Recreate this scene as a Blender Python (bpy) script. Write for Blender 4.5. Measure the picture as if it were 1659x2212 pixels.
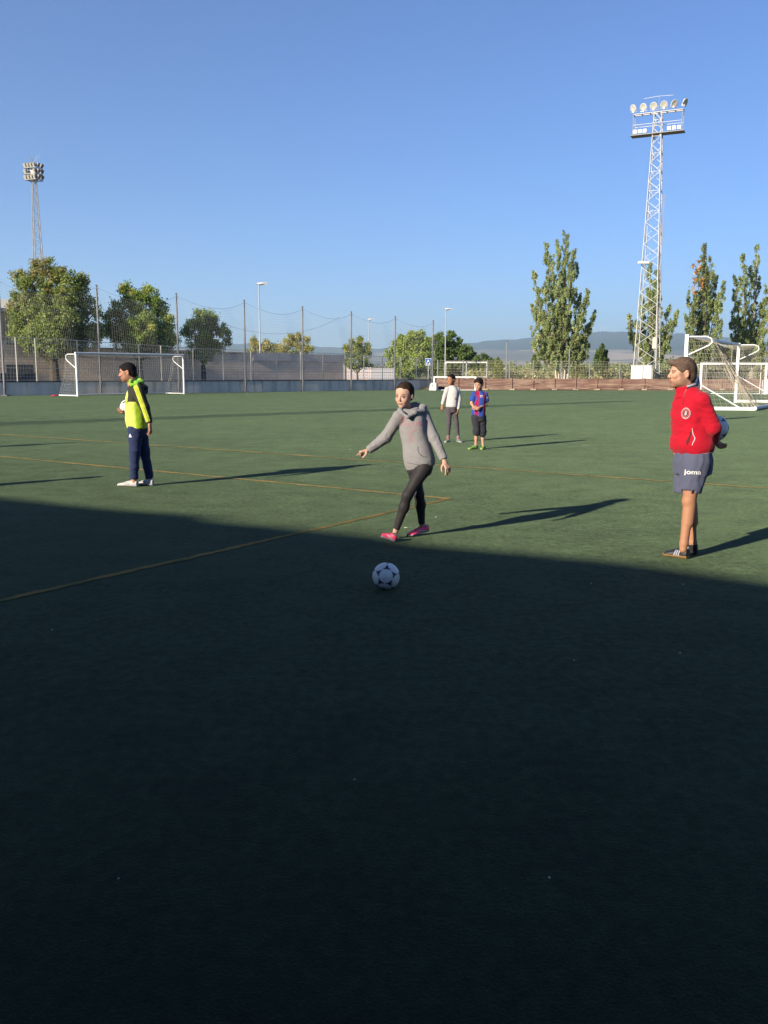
import bpy, bmesh, math, random
import numpy as np
from mathutils import Vector, Matrix

for o in list(bpy.data.objects):
    bpy.data.objects.remove(o)
scene = bpy.context.scene
COL = scene.collection
R = math.radians

# ------------------------------------------------------------------ camera
# measured from the photograph: 1659 x 2212 units, focal length 1960 units
FPX, CXP, CYP = 1960.0, 829.5, 1106.0
CAM_H, PITCH, ROLL = 1.57, math.atan(304 / 1960.0), 0.0032
cam_data = bpy.data.cameras.new("camera")
cam = bpy.data.objects.new("camera", cam_data)
COL.objects.link(cam)
cam_data.sensor_fit = 'VERTICAL'
cam_data.sensor_height = 36.0
cam_data.lens = 36.0 * FPX / 2212.0
cam_data.clip_start = 0.05
cam_data.clip_end = 40000
CAM_M = Matrix.Translation((0, 0, CAM_H)) @ Matrix.Rotation(math.pi / 2 - PITCH, 4, 'X') @ Matrix.Rotation(ROLL, 4, 'Z')
cam.matrix_world = CAM_M
scene.camera = cam

# ------------------------------------------------------------------ light
SUN_EL = R(20.7)
SUN_H = Vector((-0.73, -0.68, 0)).normalized()          # horizontal direction towards the sun
SUN_DIR = Vector((SUN_H.x * math.cos(SUN_EL), SUN_H.y * math.cos(SUN_EL), math.sin(SUN_EL)))
sun_data = bpy.data.lights.new("sun", 'SUN')
sun_data.energy = 5.0
sun_data.angle = R(0.9)
sun_data.color = (1.0, 0.88, 0.70)
sun = bpy.data.objects.new("sun", sun_data)
COL.objects.link(sun)
sun.rotation_euler = SUN_DIR.to_track_quat('Z', 'Y').to_euler()

world = bpy.data.worlds.new("World")
scene.world = world
world.use_nodes = True
wn, wl = world.node_tree.nodes, world.node_tree.links
wn.clear()
sky = wn.new('ShaderNodeTexSky')
sky.sky_type = 'NISHITA'
sky.sun_disc = False
sky.sun_elevation = SUN_EL
sky.sun_rotation = math.atan2(SUN_H.x, SUN_H.y)
sky.altitude = 900
sky.air_density = 1.0
sky.dust_density = 0.25
sky.ozone_density = 3.6
bg = wn.new('ShaderNodeBackground')
bg.inputs['Strength'].default_value = 0.05
wo = wn.new('ShaderNodeOutputWorld')
wb = wn.new('ShaderNodeMix'); wb.data_type = 'RGBA'; wb.blend_type = 'MULTIPLY'
wb.inputs[0].default_value = 1.0
wb.inputs[7].default_value = (0.69, 0.88, 1.22, 1)       # cool white balance of the phone camera
wl.new(sky.outputs[0], wb.inputs[6])
wl.new(wb.outputs[2], bg.inputs[0])
wl.new(bg.outputs[0], wo.inputs[0])

scene.view_settings.view_transform = 'Standard'
scene.view_settings.look = 'None'
scene.view_settings.exposure = 1.4
scene.view_settings.gamma = 1.0

# ------------------------------------------------------------------ pixel to place
def ray(px, py):
    d = Vector(((px - CXP) / FPX, -(py - CYP) / FPX, -1.0))
    return (CAM_M.to_3x3() @ d)
def P(px, py, Y):
    d = ray(px, py); t = Y / d.y
    return Vector((0, 0, CAM_H)) + d * t
def G(px, py, z=0.0):
    d = ray(px, py); t = (z - CAM_H) / d.z
    return Vector((0, 0, CAM_H)) + d * t
def BASE(px, Y, z=0.0):
    "point on the ground at depth Y seen in column px"
    p = P(px, 830, Y); p.z = z
    return p
def TOPZ(px, py, Y):
    return P(px, py, Y).z

# ------------------------------------------------------------------ objects
def link(o, parent=None):
    COL.objects.link(o)
    if parent is not None:
        o.parent = parent
    return o
def tag(o, label=None, cat=None, group=None, kind=None):
    if label: o['label'] = label
    if cat: o['category'] = cat
    if group: o['group'] = group
    if kind: o['kind'] = kind
    return o
def empty(name, loc, label, cat, group=None, rz=0.0):
    o = bpy.data.objects.new(name, None)
    o.location = loc; o.rotation_euler = (0, 0, rz)
    o.empty_display_size = 0.2
    link(o)
    return tag(o, label, cat, group)
def mesh_obj(name, verts, faces, mat, parent=None, smooth=False, col=None, local=True):
    """verts are given in world space; when parented they are moved into the parent's frame"""
    me = bpy.data.meshes.new(name)
    V = np.asarray(verts, dtype=np.float64).reshape(-1, 3)
    if parent is not None and local:
        M = np.array(pmat(parent).inverted())
        V = V @ M[:3, :3].T + M[:3, 3]
    me.from_pydata(V.tolist() if not isinstance(V, list) else V, [], faces if isinstance(faces, list) else faces.tolist())
    if smooth:
        me.polygons.foreach_set('use_smooth', np.ones(len(me.polygons), dtype=bool))
    if col is not None:
        a = me.color_attributes.new('Col', 'FLOAT_COLOR', 'POINT')
        c = np.ones((len(V), 4), dtype=np.float32); c[:, :3] = col
        a.data.foreach_set('color', c.ravel())
    me.materials.append(mat)
    me.update()
    o = bpy.data.objects.new(name, me)
    link(o, parent)
    return o
def pmat(o):
    M = Matrix.LocRotScale(o.location, o.rotation_euler, o.scale)
    return (pmat(o.parent) @ M) if o.parent else M
def dup(root, loc, rz=None, label=None, group=None):
    r = root.copy(); COL.objects.link(r); r.location = loc
    if rz is not None: r.rotation_euler = (0, 0, rz)
    if label: r['label'] = label
    if group: r['group'] = group
    for ch in [c for c in root.children]:
        c = ch.copy(); COL.objects.link(c); c.parent = r
        for g in list(ch.children):
            d = g.copy(); COL.objects.link(d); d.parent = c
    return r

class MB:
    "collects boxes, tubes and ribbons into one mesh"
    def __init__(s): s.v = []; s.f = []; s.c = []
    def add(s, v, f, col=None):
        n = len(s.v)
        s.v.extend([tuple(p) for p in v]); s.f.extend([tuple(i + n for i in q) for q in f])
        if col is not None: s.c.extend([col] * len(v))
    def box(s, c, size, M=None, col=None):
        c = Vector(c); hx, hy, hz = size[0] / 2, size[1] / 2, size[2] / 2
        v = []
        for sx, sy, sz in ((-1,-1,-1),(1,-1,-1),(1,1,-1),(-1,1,-1),(-1,-1,1),(1,-1,1),(1,1,1),(-1,1,1)):
            p = Vector((sx * hx, sy * hy, sz * hz))
            if M is not None: p = M @ p
            v.append(c + p)
        s.add(v, [(0,3,2,1),(4,5,6,7),(0,1,5,4),(1,2,6,5),(2,3,7,6),(3,0,4,7)], col)
    def bbox(s, a, b, col=None):
        a, b = Vector(a), Vector(b)
        s.box((a + b) / 2, (abs(b.x - a.x), abs(b.y - a.y), abs(b.z - a.z)), None, col)
    def tube(s, pts, r, n=8, caps=True, col=None):
        pts = [Vector(p) for p in pts]
        rs = r if isinstance(r, (list, tuple)) else [r] * len(pts)
        rings = []; prev = None
        for i, p in enumerate(pts):
            t = (pts[min(i + 1, len(pts) - 1)] - pts[max(i - 1, 0)])
            if t.length < 1e-9: t = Vector((0, 0, 1))
            t.normalize()
            if prev is None:
                a = Vector((0, 0, 1)) if abs(t.z) < 0.9 else Vector((1, 0, 0))
                u = t.cross(a).normalized()
            else:
                u = (prev - t * prev.dot(t))
                u = u.normalized() if u.length > 1e-6 else t.orthogonal().normalized()
            prev = u; w = t.cross(u)
            rings.append([p + (u * math.cos(2 * math.pi * (k + .5) / n) + w * math.sin(2 * math.pi * (k + .5) / n)) * rs[i] for k in range(n)])
        v = [q for ring in rings for q in ring]; f = []
        for i in range(len(pts) - 1):
            for k in range(n):
                a = i * n + k; b = i * n + (k + 1) % n
                f.append((a, b, b + n, a + n))
        if caps:
            f.append(tuple(range(n - 1, -1, -1))); m = (len(pts) - 1) * n
            f.append(tuple(m + k for k in range(n)))
        s.add(v, f, col)
    def obj(s, name, mat, parent=None, smooth=False):
        return mesh_obj(name, s.v, s.f, mat, parent, smooth, np.array(s.c) if len(s.c) == len(s.v) and s.c else None)

# ------------------------------------------------------------------ materials
_m = {}
def newmat(name):
    m = bpy.data.materials.new(name); m.use_nodes = True
    nt = m.node_tree; b = nt.nodes['Principled BSDF']
    return m, nt, b
def mat(name, color, rough=0.7, metal=0.0, noise=0.0, nscale=20.0, bump=0.0, bscale=60.0, spec=0.3, sheen=0.0, vcol=False, detail=4.0, bdist=0.01):
    if name in _m: return _m[name]
    m, nt, b = newmat(name)
    b.inputs['Roughness'].default_value = rough
    b.inputs['Metallic'].default_value = metal
    b.inputs['Specular IOR Level'].default_value = spec
    b.inputs['Base Color'].default_value = (*color, 1)
    if sheen:
        b.inputs['Sheen Weight'].default_value = sheen
        b.inputs['Sheen Roughness'].default_value = 0.5
    src = None
    if vcol:
        a = nt.nodes.new('ShaderNodeAttribute'); a.attribute_name = 'Col'
        src = a.outputs['Color']
    tc = nt.nodes.new('ShaderNodeTexCoord')
    if noise:
        n = nt.nodes.new('ShaderNodeTexNoise'); n.inputs['Scale'].default_value = nscale
        n.inputs['Detail'].default_value = detail
        nt.links.new(tc.outputs['Object'], n.inputs['Vector'])
        mr = nt.nodes.new('ShaderNodeMapRange')
        mr.inputs[1].default_value = 0.25; mr.inputs[2].default_value = 0.75
        mr.inputs[3].default_value = 1 - noise; mr.inputs[4].default_value = 1 + noise
        nt.links.new(n.outputs['Fac'], mr.inputs[0])
        mx = nt.nodes.new('ShaderNodeVectorMath'); mx.operation = 'SCALE'
        if src is not None: nt.links.new(src, mx.inputs[0])
        else: mx.inputs[0].default_value = color
        nt.links.new(mr.outputs[0], mx.inputs['Scale'])
        src = mx.outputs[0]
    if src is not None: nt.links.new(src, b.inputs['Base Color'])
    if bump:
        n2 = nt.nodes.new('ShaderNodeTexNoise'); n2.inputs['Scale'].default_value = bscale
        n2.inputs['Detail'].default_value = 5
        nt.links.new(tc.outputs['Object'], n2.inputs['Vector'])
        bp = nt.nodes.new('ShaderNodeBump'); bp.inputs['Strength'].default_value = bump
        bp.inputs['Distance'].default_value = bdist
        nt.links.new(n2.outputs['Fac'], bp.inputs['Height'])
        nt.links.new(bp.outputs[0], b.inputs['Normal'])
    _m[name] = m
    return m
def ramp(nt, fac, stops):
    r = nt.nodes.new('ShaderNodeValToRGB')
    el = r.color_ramp.elements
    while len(el) < len(stops): el.new(0.5)
    for e, (p, c) in zip(el, stops):
        e.position = p; e.color = (*c, 1) if len(c) == 3 else c
    nt.links.new(fac, r.inputs[0])
    return r.outputs[0]
def noise_node(nt, vec, scale, detail=4, rough=0.5):
    n = nt.nodes.new('ShaderNodeTexNoise'); n.inputs['Scale'].default_value = scale
    n.inputs['Detail'].default_value = detail; n.inputs['Roughness'].default_value = rough
    if vec is not None: nt.links.new(vec, n.inputs['Vector'])
    return n.outputs['Fac']
def mathn(nt, op, a, b=None, clamp=False):
    n = nt.nodes.new('ShaderNodeMath'); n.operation = op; n.use_clamp = clamp
    for i, x in enumerate((a, b)):
        if x is None: continue
        if hasattr(x, 'links'): nt.links.new(x, n.inputs[i])
        else: n.inputs[i].default_value = x
    return n.outputs[0]

WHITE_PAINT = mat('white_paint', (.62, .62, .61), .4, noise=.05, nscale=3)
GALV = mat('galvanised_steel', (.48, .49, .5), .45, .35, noise=.12, nscale=4)
DARK_STEEL = mat('dark_steel', (.1, .1, .115), .5, .2, noise=.15, nscale=3)
CONCRETE = mat('concrete', (.36, .35, .33), .85, noise=.15, nscale=2, bump=.4, bscale=30)
# ------------------------------------------------------------------ ground and field
def ground_material():
    m, nt, b = newmat('dry_ground')
    tc = nt.nodes.new('ShaderNodeTexCoord')
    n1 = noise_node(nt, tc.outputs['Object'], 0.02, 6, .6)
    c = ramp(nt, n1, [(.3, (.13, .12, .06)), (.5, (.24, .2, .12)), (.7, (.33, .27, .18))])
    nt.links.new(c, b.inputs['Base Color'])
    b.inputs['Roughness'].default_value = 1; b.inputs['Specular IOR Level'].default_value = .1
    return m
GROUND_Z = -0.03
def sheet(name, pts, z, m, label=None):
    v = [(p[0], p[1], z) for p in pts]
    o = mesh_obj(name, v, [tuple(range(len(v)))], m)
    return o
g = sheet('ground', [(-14000, -3000), (14000, -3000), (14000, 16000), (-14000, 16000)], GROUND_Z, ground_material())
g['kind'] = 'structure'

SHEEN_W = .098
def turf_material():
    m, nt, b = newmat('artificial_turf')
    tc = nt.nodes.new('ShaderNodeTexCoord'); o = tc.outputs['Object']
    # rolled strips and wear, then the fine grain of the blades
    big = noise_node(nt, o, 0.35, 4, .55)
    mid = noise_node(nt, o, 2.2, 4, .6)
    mp = nt.nodes.new('ShaderNodeMapping'); mp.inputs['Scale'].default_value = (1.0, 0.75, 1)
    nt.links.new(o, mp.inputs[0])
    fine = noise_node(nt, mp.outputs[0], 110, 4, .75)
    tuft = noise_node(nt, mp.outputs[0], 17, 4, .7)
    c1 = ramp(nt, big, [(.3, (.0040, .0100, .0040)), (.7, (.0058, .0130, .0055))])
    def mul(src, fac, lo, hi):
        mr = nt.nodes.new('ShaderNodeMapRange')
        mr.inputs[1].default_value = .3; mr.inputs[2].default_value = .7
        mr.inputs[3].default_value = lo; mr.inputs[4].default_value = hi
        nt.links.new(fac, mr.inputs[0])
        v = nt.nodes.new('ShaderNodeVectorMath'); v.operation = 'SCALE'
        nt.links.new(src, v.inputs[0]); nt.links.new(mr.outputs[0], v.inputs['Scale'])
        return v.outputs[0]
    c2 = mul(c1, mid, .88, 1.12)
    c3 = mul(c2, tuft, .74, 1.26)
    c4 = mul(c3, fine, .6, 1.4)
    nt.links.new(c4, b.inputs['Base Color'])
    b.inputs['Roughness'].default_value = .85
    b.inputs['Specular IOR Level'].default_value = .12
    b.inputs['Sheen Weight'].default_value = .17
    b.inputs['Sheen Roughness'].default_value = .42
    b.inputs['Sheen Tint'].default_value = (.70, 1.0, .52, 1)
    bp = nt.nodes.new('ShaderNodeBump'); bp.inputs['Strength'].default_value = .5; bp.inputs['Distance'].default_value = .012
    s = mathn(nt, 'ADD', fine, tuft)
    # pile height and lie of the fibres vary: patches, tufts and single fibres
    grain = mathn(nt, 'ADD', mathn(nt, 'ADD', mathn(nt, 'MULTIPLY', mathn(nt, 'SUBTRACT', fine, .5), 2.6), mathn(nt, 'MULTIPLY', mathn(nt, 'SUBTRACT', tuft, .5), 2.0)),
                  mathn(nt, 'ADD', mathn(nt, 'MULTIPLY', mathn(nt, 'SUBTRACT', mid, .5), 1.1), mathn(nt, 'MULTIPLY', mathn(nt, 'SUBTRACT', big, .5), .5)))
    sw = mathn(nt, 'MULTIPLY', mathn(nt, 'ADD', grain, 1.0), SHEEN_W, True)
    nt.links.new(sw, b.inputs['Sheen Weight'])
    nt.links.new(s, bp.inputs['Height']); nt.links.new(bp.outputs[0], b.inputs['Normal'])
    return m
TURF = turf_material()

# line of the left wall (the goal end) and of the far side
W0 = G(12, 855.0); W1 = G(934, 841.5)
wd = (W1 - W0).normalized(); wd.z = 0; wd.normalize()
wn_ = Vector((-wd.y, wd.x, 0))                       # away from the field
WS = W0 - wd * 30
E1 = G(1659, 846)
ed = (E1 - W1); ed.z = 0; ed.normalize()
EE = W1 + ed * 60
sh = sheet('artificial_turf_pitch', [WS, (WS.x - 20, -40), (60, -40), (EE.x + 5, EE.y), W1], 0.0, TURF)
sh['kind'] = 'structure'

def paint(name, color, worn):
    m, nt, b = newmat(name)
    tc = nt.nodes.new('ShaderNodeTexCoord'); o = tc.outputs['Object']
    n = noise_node(nt, o, 60, 5, .75)
    n2 = noise_node(nt, o, 2.5, 3, .6)
    s = mathn(nt, 'ADD', mathn(nt, 'MULTIPLY', n, .7), mathn(nt, 'MULTIPLY', n2, .5))
    c = ramp(nt, s, [(worn - .1, (.06, .085, .04)), (worn + .1, color)])
    nt.links.new(c, b.inputs['Base Color'])
    b.inputs['Roughness'].default_value = .95; b.inputs['Specular IOR Level'].default_value = .1
    bp = nt.nodes.new('ShaderNodeBump'); bp.inputs['Strength'].default_value = .7; bp.inputs['Distance'].default_value = .02
    nt.links.new(n, bp.inputs['Height']); nt.links.new(bp.outputs[0], b.inputs['Normal'])
    return m
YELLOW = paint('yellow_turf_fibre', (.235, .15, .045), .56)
WHITEL = paint('white_turf_fibre', (.20, .25, .17), .58)
rl = random.Random(5)
def field_line(p0, p1, w, m, name, label, seg=.035):
    p0, p1 = Vector(p0), Vector(p1); d = p1 - p0; L = d.length; d.normalize(); s = Vector((-d.y, d.x, 0))
    n = min(int(L / seg), 1500); v = []; f = []
    a = b = 0
    for i in range(n + 1):
        c = p0 + d * (L * i / n)
        a += (rl.uniform(-1, 1) * w * .16 - a * .35); b += (rl.uniform(-1, 1) * w * .16 - b * .35)
        v.append(tuple(c + s * (w / 2 + a) + Vector((0, 0, .004)))); v.append(tuple(c - s * (w / 2 + b) + Vector((0, 0, .004))))
        if i: k = 2 * i; f.append((k - 2, k - 1, k + 1, k))
    o = mesh_obj(name, v, f, m)
    tag(o, kind='structure')
    return o
A0, A1 = G(-500, 903), G(1900, 1072)
YELLOW_LIT = paint('yellow_turf_fibre_lit', (.32, .21, .07), .54)  # same yellow fibre, colour brightened in place of the sunlit sheen it lacks
field_line(A0, A1, .095, YELLOW_LIT, 'yellow_pitch_line', '')
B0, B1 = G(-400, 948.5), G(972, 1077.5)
field_line(B0, B1, .09, YELLOW_LIT, 'yellow_pitch_line', '')
C1 = G(-260, 1357)
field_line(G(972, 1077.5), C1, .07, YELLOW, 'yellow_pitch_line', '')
field_line(G(-300, 916), G(1659, 838.7), .1, WHITEL, 'white_pitch_line', '', .3) if False else None
# white full-size pitch markings
field_line(G(-100, 910.5), G(1010, 868), .11, WHITEL, 'white_pitch_line', '', .2)
field_line(G(560, 884.5), G(1010, 875.5), .11, WHITEL, 'white_pitch_line', '', .2)
field_line(G(0, 862.5), G(700, 851.5), .11, WHITEL, 'white_pitch_line', '', .3)
field_line(G(40, 864), G(230, 871), .11, WHITEL, 'white_pitch_line', '', .3)

# bits of litter on the turf
LIT = mat('paper_scrap', (.4, .42, .4), .8)
def scrap(px, py, s, label):
    p = G(px, py); b = MB()
    a = rl.uniform(0, 3)
    pts = []
    for k in range(7):
        t = 2 * math.pi * k / 7; r = s * rl.uniform(.5, 1)
        pts.append((p.x + r * math.cos(t + a), p.y + .6 * r * math.sin(t + a), .006 + rl.uniform(0, .006)))
    c = (p.x, p.y, .016)
    v = pts + [c]
    o = mesh_obj('paper_scrap', v, [(k, (k + 1) % 7, 7) for k in range(7)], LIT)
    tag(o, label, 'litter', 'scraps of litter on the turf')
scrap(877, 1142, .028, 'white scrap of litter between the two pink trainers')
scrap(112, 1364, .008, 'tiny white scrap in the shade at the left of the picture')
scrap(1240, 1430, .007, 'tiny white scrap in the shade right of the ball')
scrap(1277, 1263, .009, 'tiny white scrap in the shade left of the man in red')
scrap(1476, 1265, .010, 'tiny white scrap in the shade below the black shoes')
scrap(941.5, 1119, .012, 'white scrap on the sunlit turf beside the black leggings')
scrap(757, 972, .022, 'white scrap on the turf left of the pointing hand')
scrap(1468, 1414, .008, 'tiny pale scrap in the shade far below the man in red')
scrap(766, 1690, .006, 'tiny pale speck in the deep shade near the picture middle')
scrap(1186, 1902, .006, 'tiny pale speck low in the deep shade')
scrap(257, 1904, .006, 'tiny pale speck low at the left in the deep shade')
scrap(492, 851, .09, 'white scrap at the foot of the concrete wall right of the goal')
# ------------------------------------------------------------------ stand behind the camera whose roof shades the foreground
H_ST = 4.3
Lsh = H_ST / math.tan(SUN_EL)
edge_px = [(-900, 1000), (0, 1061), (150, 1077), (270, 1089), (430, 1100), (480, 1114), (625, 1127), (830, 1147), (930, 1165), (1104, 1179), (1380, 1204), (1659, 1243), (2300, 1330)]
edge = [G(e[0], e[1] + 13) + SUN_H * Lsh for e in edge_px]
first, last = edge[0], edge[-1]
dd = (last - first).normalized()
edge = [first - dd * 25] + edge + [last + dd * 25]
nn_ = Vector((dd.y, -dd.x, 0))
if nn_.dot(SUN_H) < 0: nn_ = -nn_
b = MB(); v = []; f = []
depth = 9.0
for e in edge:
    c = e + nn_ * depth
    for q, z in ((e, 0), (e, H_ST), (c, H_ST), (c, 0)):
        v.append((q.x, q.y, z))
n = len(edge)
for i in range(n - 1):
    for k in range(3):
        a = i * 4 + k; f.append((a, a + 4, a + 5, a + 1))
f.append((0, 1, 2, 3)); m_ = (n - 1) * 4; f.append((m_ + 3, m_ + 2, m_ + 1, m_))
st = empty('grandstand', (edge[5].x, edge[5].y, 0), 'long flat roofed stand behind the photographer that shades the near turf', 'building')
mesh_obj('wall', v, f, mat('stand_render', (.16, .15, .14), .9, noise=.1), st)
b = MB()
for i in range(1, n - 2):
    e0, e1 = edge[i], edge[i + 1]
    k = max(1, int((e1 - e0).length / 5))
    for j in range(k):
        p = e0.lerp(e1, (j + .5) / k) - nn_ * .0
        M = Matrix.Rotation(math.atan2(dd.y, dd.x), 3, 'Z')
        o = MB(); o.box((p.x, p.y, 2.2), (2.2, .12, 1.2), M)
        o.obj('window', mat('dark_glass', (.03, .035, .04), .1), st)
# ------------------------------------------------------------------ hills
def build_hills():
    ridge = [(-500, 768), (0, 762), (300, 752), (470, 744), (560, 742), (675, 747), (760, 752), (860, 752), (960, 744), (1013, 740), (1080, 735), (1147, 729), (1200, 726),
             (1272, 720), (1311, 715), (1346, 716), (1380, 719), (1460, 720), (1520, 724), (1565, 728), (1659, 737), (1900, 745), (2200, 752)]
    px = [r_[0] for r_ in ridge]; py = [r_[1] for r_ in ridge]
    NU, NV = 260, 46
    rnd = np.random.RandomState(3)
    v = []; f = []
    ph = rnd.rand(12) * 6.28
    for j in range(NV):
        t = j / (NV - 1)
        Y = 900 + (9000 - 900) * t ** 1.25
        for i in range(NU):
            x = -500 + 2700 * i / (NU - 1)
            top = np.interp(x, px, py) + 1.2 * math.sin(x * .06 + ph[0]) + .7 * math.sin(x * .15 + ph[1])
            hor = 802 + (x - CXP) * .003
            # elevation in picture units above the horizon at this depth
            rise = (hor - top)
            prof = 0.10 * t + 0.32 * max(0, (t - .25) / .75) ** 1.3 + .58 * max(0, (t - .55) / .45) ** 1.15
            wob = (math.sin(x * .017 + t * 9 + ph[2]) + .6 * math.sin(x * .043 - t * 17 + ph[3])) * .035 * t * (1 - t) * 4
            yy = hor - rise * min(1.0, max(0, prof + wob))
            p = P(x, yy, Y)
            if j == 0: p.z = -2
            v.append(tuple(p))
    for i in range(NU):
        p = Vector(v[(NV - 1) * NU + i]); v.append((p.x * 1.05, p.y * 1.05, -20))
    for j in range(NV):
        for i in range(NU - 1):
            a = j * NU + i; f.append((a, a + 1, a + NU + 1, a + NU))
    m, nt, b = newmat('hill_country')
    geo = nt.nodes.new('ShaderNodeNewGeometry')
    sep = nt.nodes.new('ShaderNodeSeparateXYZ'); nt.links.new(geo.outputs['Position'], sep.inputs[0])
    mp = nt.nodes.new('ShaderNodeMapping'); mp.inputs['Scale'].default_value = (.0009, .0013, .004)
    nt.links.new(geo.outputs['Position'], mp.inputs[0])
    n = noise_node(nt, mp.outputs[0], 1.0, 6, .55)
    mp2 = nt.nodes.new('ShaderNodeMapping'); mp2.inputs['Scale'].default_value = (.0022, .0006, .012)
    nt.links.new(geo.outputs['Position'], mp2.inputs[0])
    vor = nt.nodes.new('ShaderNodeTexVoronoi'); vor.inputs['Scale'].default_value = 1.3; vor.feature = 'F1'
    nt.links.new(mp2.outputs[0], vor.inputs['Vector'])
    fields = ramp(nt, vor.outputs['Color'], [(.15, (.10, .085, .055)), (.4, (.17, .135, .09)), (.55, (.12, .105, .06)), (.72, (.40, .29, .19)), (.8, (.15, .12, .08))])
    # forest starts some way up the slope
    h = mathn(nt, 'ADD', mathn(nt, 'MULTIPLY', sep.outputs['Z'], 1 / 400.0), mathn(nt, 'MULTIPLY', mathn(nt, 'SUBTRACT', n, .5), .55))
    fm = ramp(nt, h, [(.40, (0, 0, 0)), (.45, (1, 1, 1))])
    mx = nt.nodes.new('ShaderNodeMix'); mx.data_type = 'RGBA'
    nt.links.new(fm, mx.inputs[0]); nt.links.new(fields, mx.inputs[6]); mx.inputs[7].default_value = (.022, .032, .018, 1)
    nt.links.new(mx.outputs[2], b.inputs['Base Color'])
    b.inputs['Roughness'].default_value = 1; b.inputs['Specular IOR Level'].default_value = 0
    o = mesh_obj('hills', v, f, m, smooth=True); tag(o, kind='structure')
build_hills()

def wind_turbine(px, py, Y, hub, ang, label):
    top = P(px, py, Y)
    root = empty('wind_turbine', (top.x, top.y, top.z - hub), label, 'wind turbine', 'wind turbines along the ridge of the hills')
    m = mat('turbine_white', (.5, .5, .5), .5)
    b = MB(); b.tube([(top.x, top.y, top.z - hub - 8), (top.x, top.y, top.z)], [1.8, 1.2], 6); b.obj('tower', m, root)
    b = MB(); b.box(top + Vector((0, -2, 1)), (3, 9, 3)); b.obj('nacelle', m, root)
    for k in range(3):
        a = ang + k * 2 * math.pi / 3
        d = Vector((math.sin(a), 0, math.cos(a)))
        b = MB(); b.tube([top + Vector((0, -7, 1)), top + Vector((0, -7, 1)) + d * hub * .55], [1.0, .4], 4); b.obj('blade', m, root)
TURB = [(1272, 713, 30, 'leftmost of the wind turbines on the ridge beyond the tall poplar'), (1281, 709, 34, 'second wind turbine from the left on the ridge'),
        (1290, 708, 34, 'third wind turbine from the left on the ridge'), (1298, 708, 36, 'middle wind turbine on the hill crest'), (1306, 707, 36, 'wind turbine on the crest just right of the middle one'),
        (1315, 708, 36, 'wind turbine on the crest a little left of the lattice mast'), (1330, 710, 34, 'wind turbine nearest the lattice mast on its left'),
        (1458, 713, 30, 'wind turbine on the ridge right of the lattice mast'), (1471, 714, 30, 'wind turbine on the ridge between the mast and the big white goal'), (1566, 722, 28, 'rightmost wind turbine, seen over the big goal')]
for i, (x, y, h, l) in enumerate(TURB):
    wind_turbine(x, y, 8900, h, i * .7, l)

# ------------------------------------------------------------------ concrete wall at the goal end
def wallpt(px, off=0.0):
    "point of the wall line in column px (ground), moved away from the field by off"
    d = ray(px, 840); o = Vector((0, 0, 0))
    # intersect the vertical plane through W0,W1 (moved by off) with the column's ray, horizontally
    q = W0 + wn_ * off
    den = d.x * wd.y - d.y * wd.x
    t = (q.x * wd.y - q.y * wd.x) / den
    return Vector((d.x * t, d.y * t, 0))
WALL_H = .82
def stain_concrete():
    m, nt, b = newmat('stained_concrete')
    tc = nt.nodes.new('ShaderNodeTexCoord'); o = tc.outputs['Object']
    mp = nt.nodes.new('ShaderNodeMapping'); mp.inputs['Scale'].default_value = (1.1, 1.1, .12); nt.links.new(o, mp.inputs[0])
    n1 = noise_node(nt, mp.outputs[0], 1.6, 5, .6); n2 = noise_node(nt, o, 9, 5, .6)
    s = mathn(nt, 'ADD', mathn(nt, 'MULTIPLY', n1, .75), mathn(nt, 'MULTIPLY', n2, .25))
    c = ramp(nt, s, [(.34, (.28, .25, .21)), (.48, (.55, .51, .45)), (.7, (.64, .59, .52))])
    nt.links.new(c, b.inputs['Base Color']); b.inputs['Roughness'].default_value = .9
    return m
SC = stain_concrete()
cw = empty('concrete_wall', tuple(wallpt(470)), 'low stained concrete wall behind the far white goal', 'wall')
lo, hi = wallpt(-160), wallpt(932)
L = (hi - lo).length; npan = 14
for i in range(npan):
    a = lo.lerp(hi, i / npan); c = lo.lerp(hi, (i + 1) / npan)
    mid = (a + c) / 2 + wn_ * .15; mid.z = WALL_H / 2 - .02
    b = MB(); b.box(mid, ((c - a).length - .03, .28, WALL_H + .04), Matrix.Rotation(math.atan2(wd.y, wd.x), 3, 'Z'))
    b.obj('wall_panel', SC, cw)
b = MB(); mid = (lo + hi) / 2 + wn_ * .15; mid.z = WALL_H + .03
b.box(mid, (L, .34, .06), Matrix.Rotation(math.atan2(wd.y, wd.x), 3, 'Z')); b.obj('coping', mat('dark_coping', (.05, .05, .055), .8, noise=.2, nscale=1), cw)

# steel fence on the wall: posts, rails and vertical wires
fence_px = [94 - 55, 81, 171, 251, 303, 350, 419, 483, 543, 598, 650, 698, 743.5, 786, 826, 864, 899]
FEN_H = 3.1
root = empty('steel_mesh_fence', tuple(wallpt(480, .2)), 'grey wire mesh fence with pale posts standing on the concrete wall', 'fence')
FM = mat('fence_grey', (.20, .20, .20), .6, .0)
FM2 = mat('fence_wire', (.42, .39, .35), .6, .0)
tops = [(-60, 722), (0, 726), (81, 731), (171, 735), (251, 741), (303, 744), (350, 747), (419, 753), (483, 755), (543, 758), (598, 762), (650, 761), (743, 765), (826, 770), (899, 774), (932, 778)]
def fence_top(px, Y): return TOPZ(px, np.interp(px, [t[0] for t in tops], [t[1] for t in tops]), Y)
fpts = [-80] + fence_px + [930]
for px in fpts:
    p = wallpt(px, .22); z = fence_top(px, p.y)
    b = MB(); b.box((p.x, p.y, (WALL_H + z) / 2), (.07, .07, z - WALL_H)); b.obj('post', mat('fence_post', (.28, .28, .27), .5), root)
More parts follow.
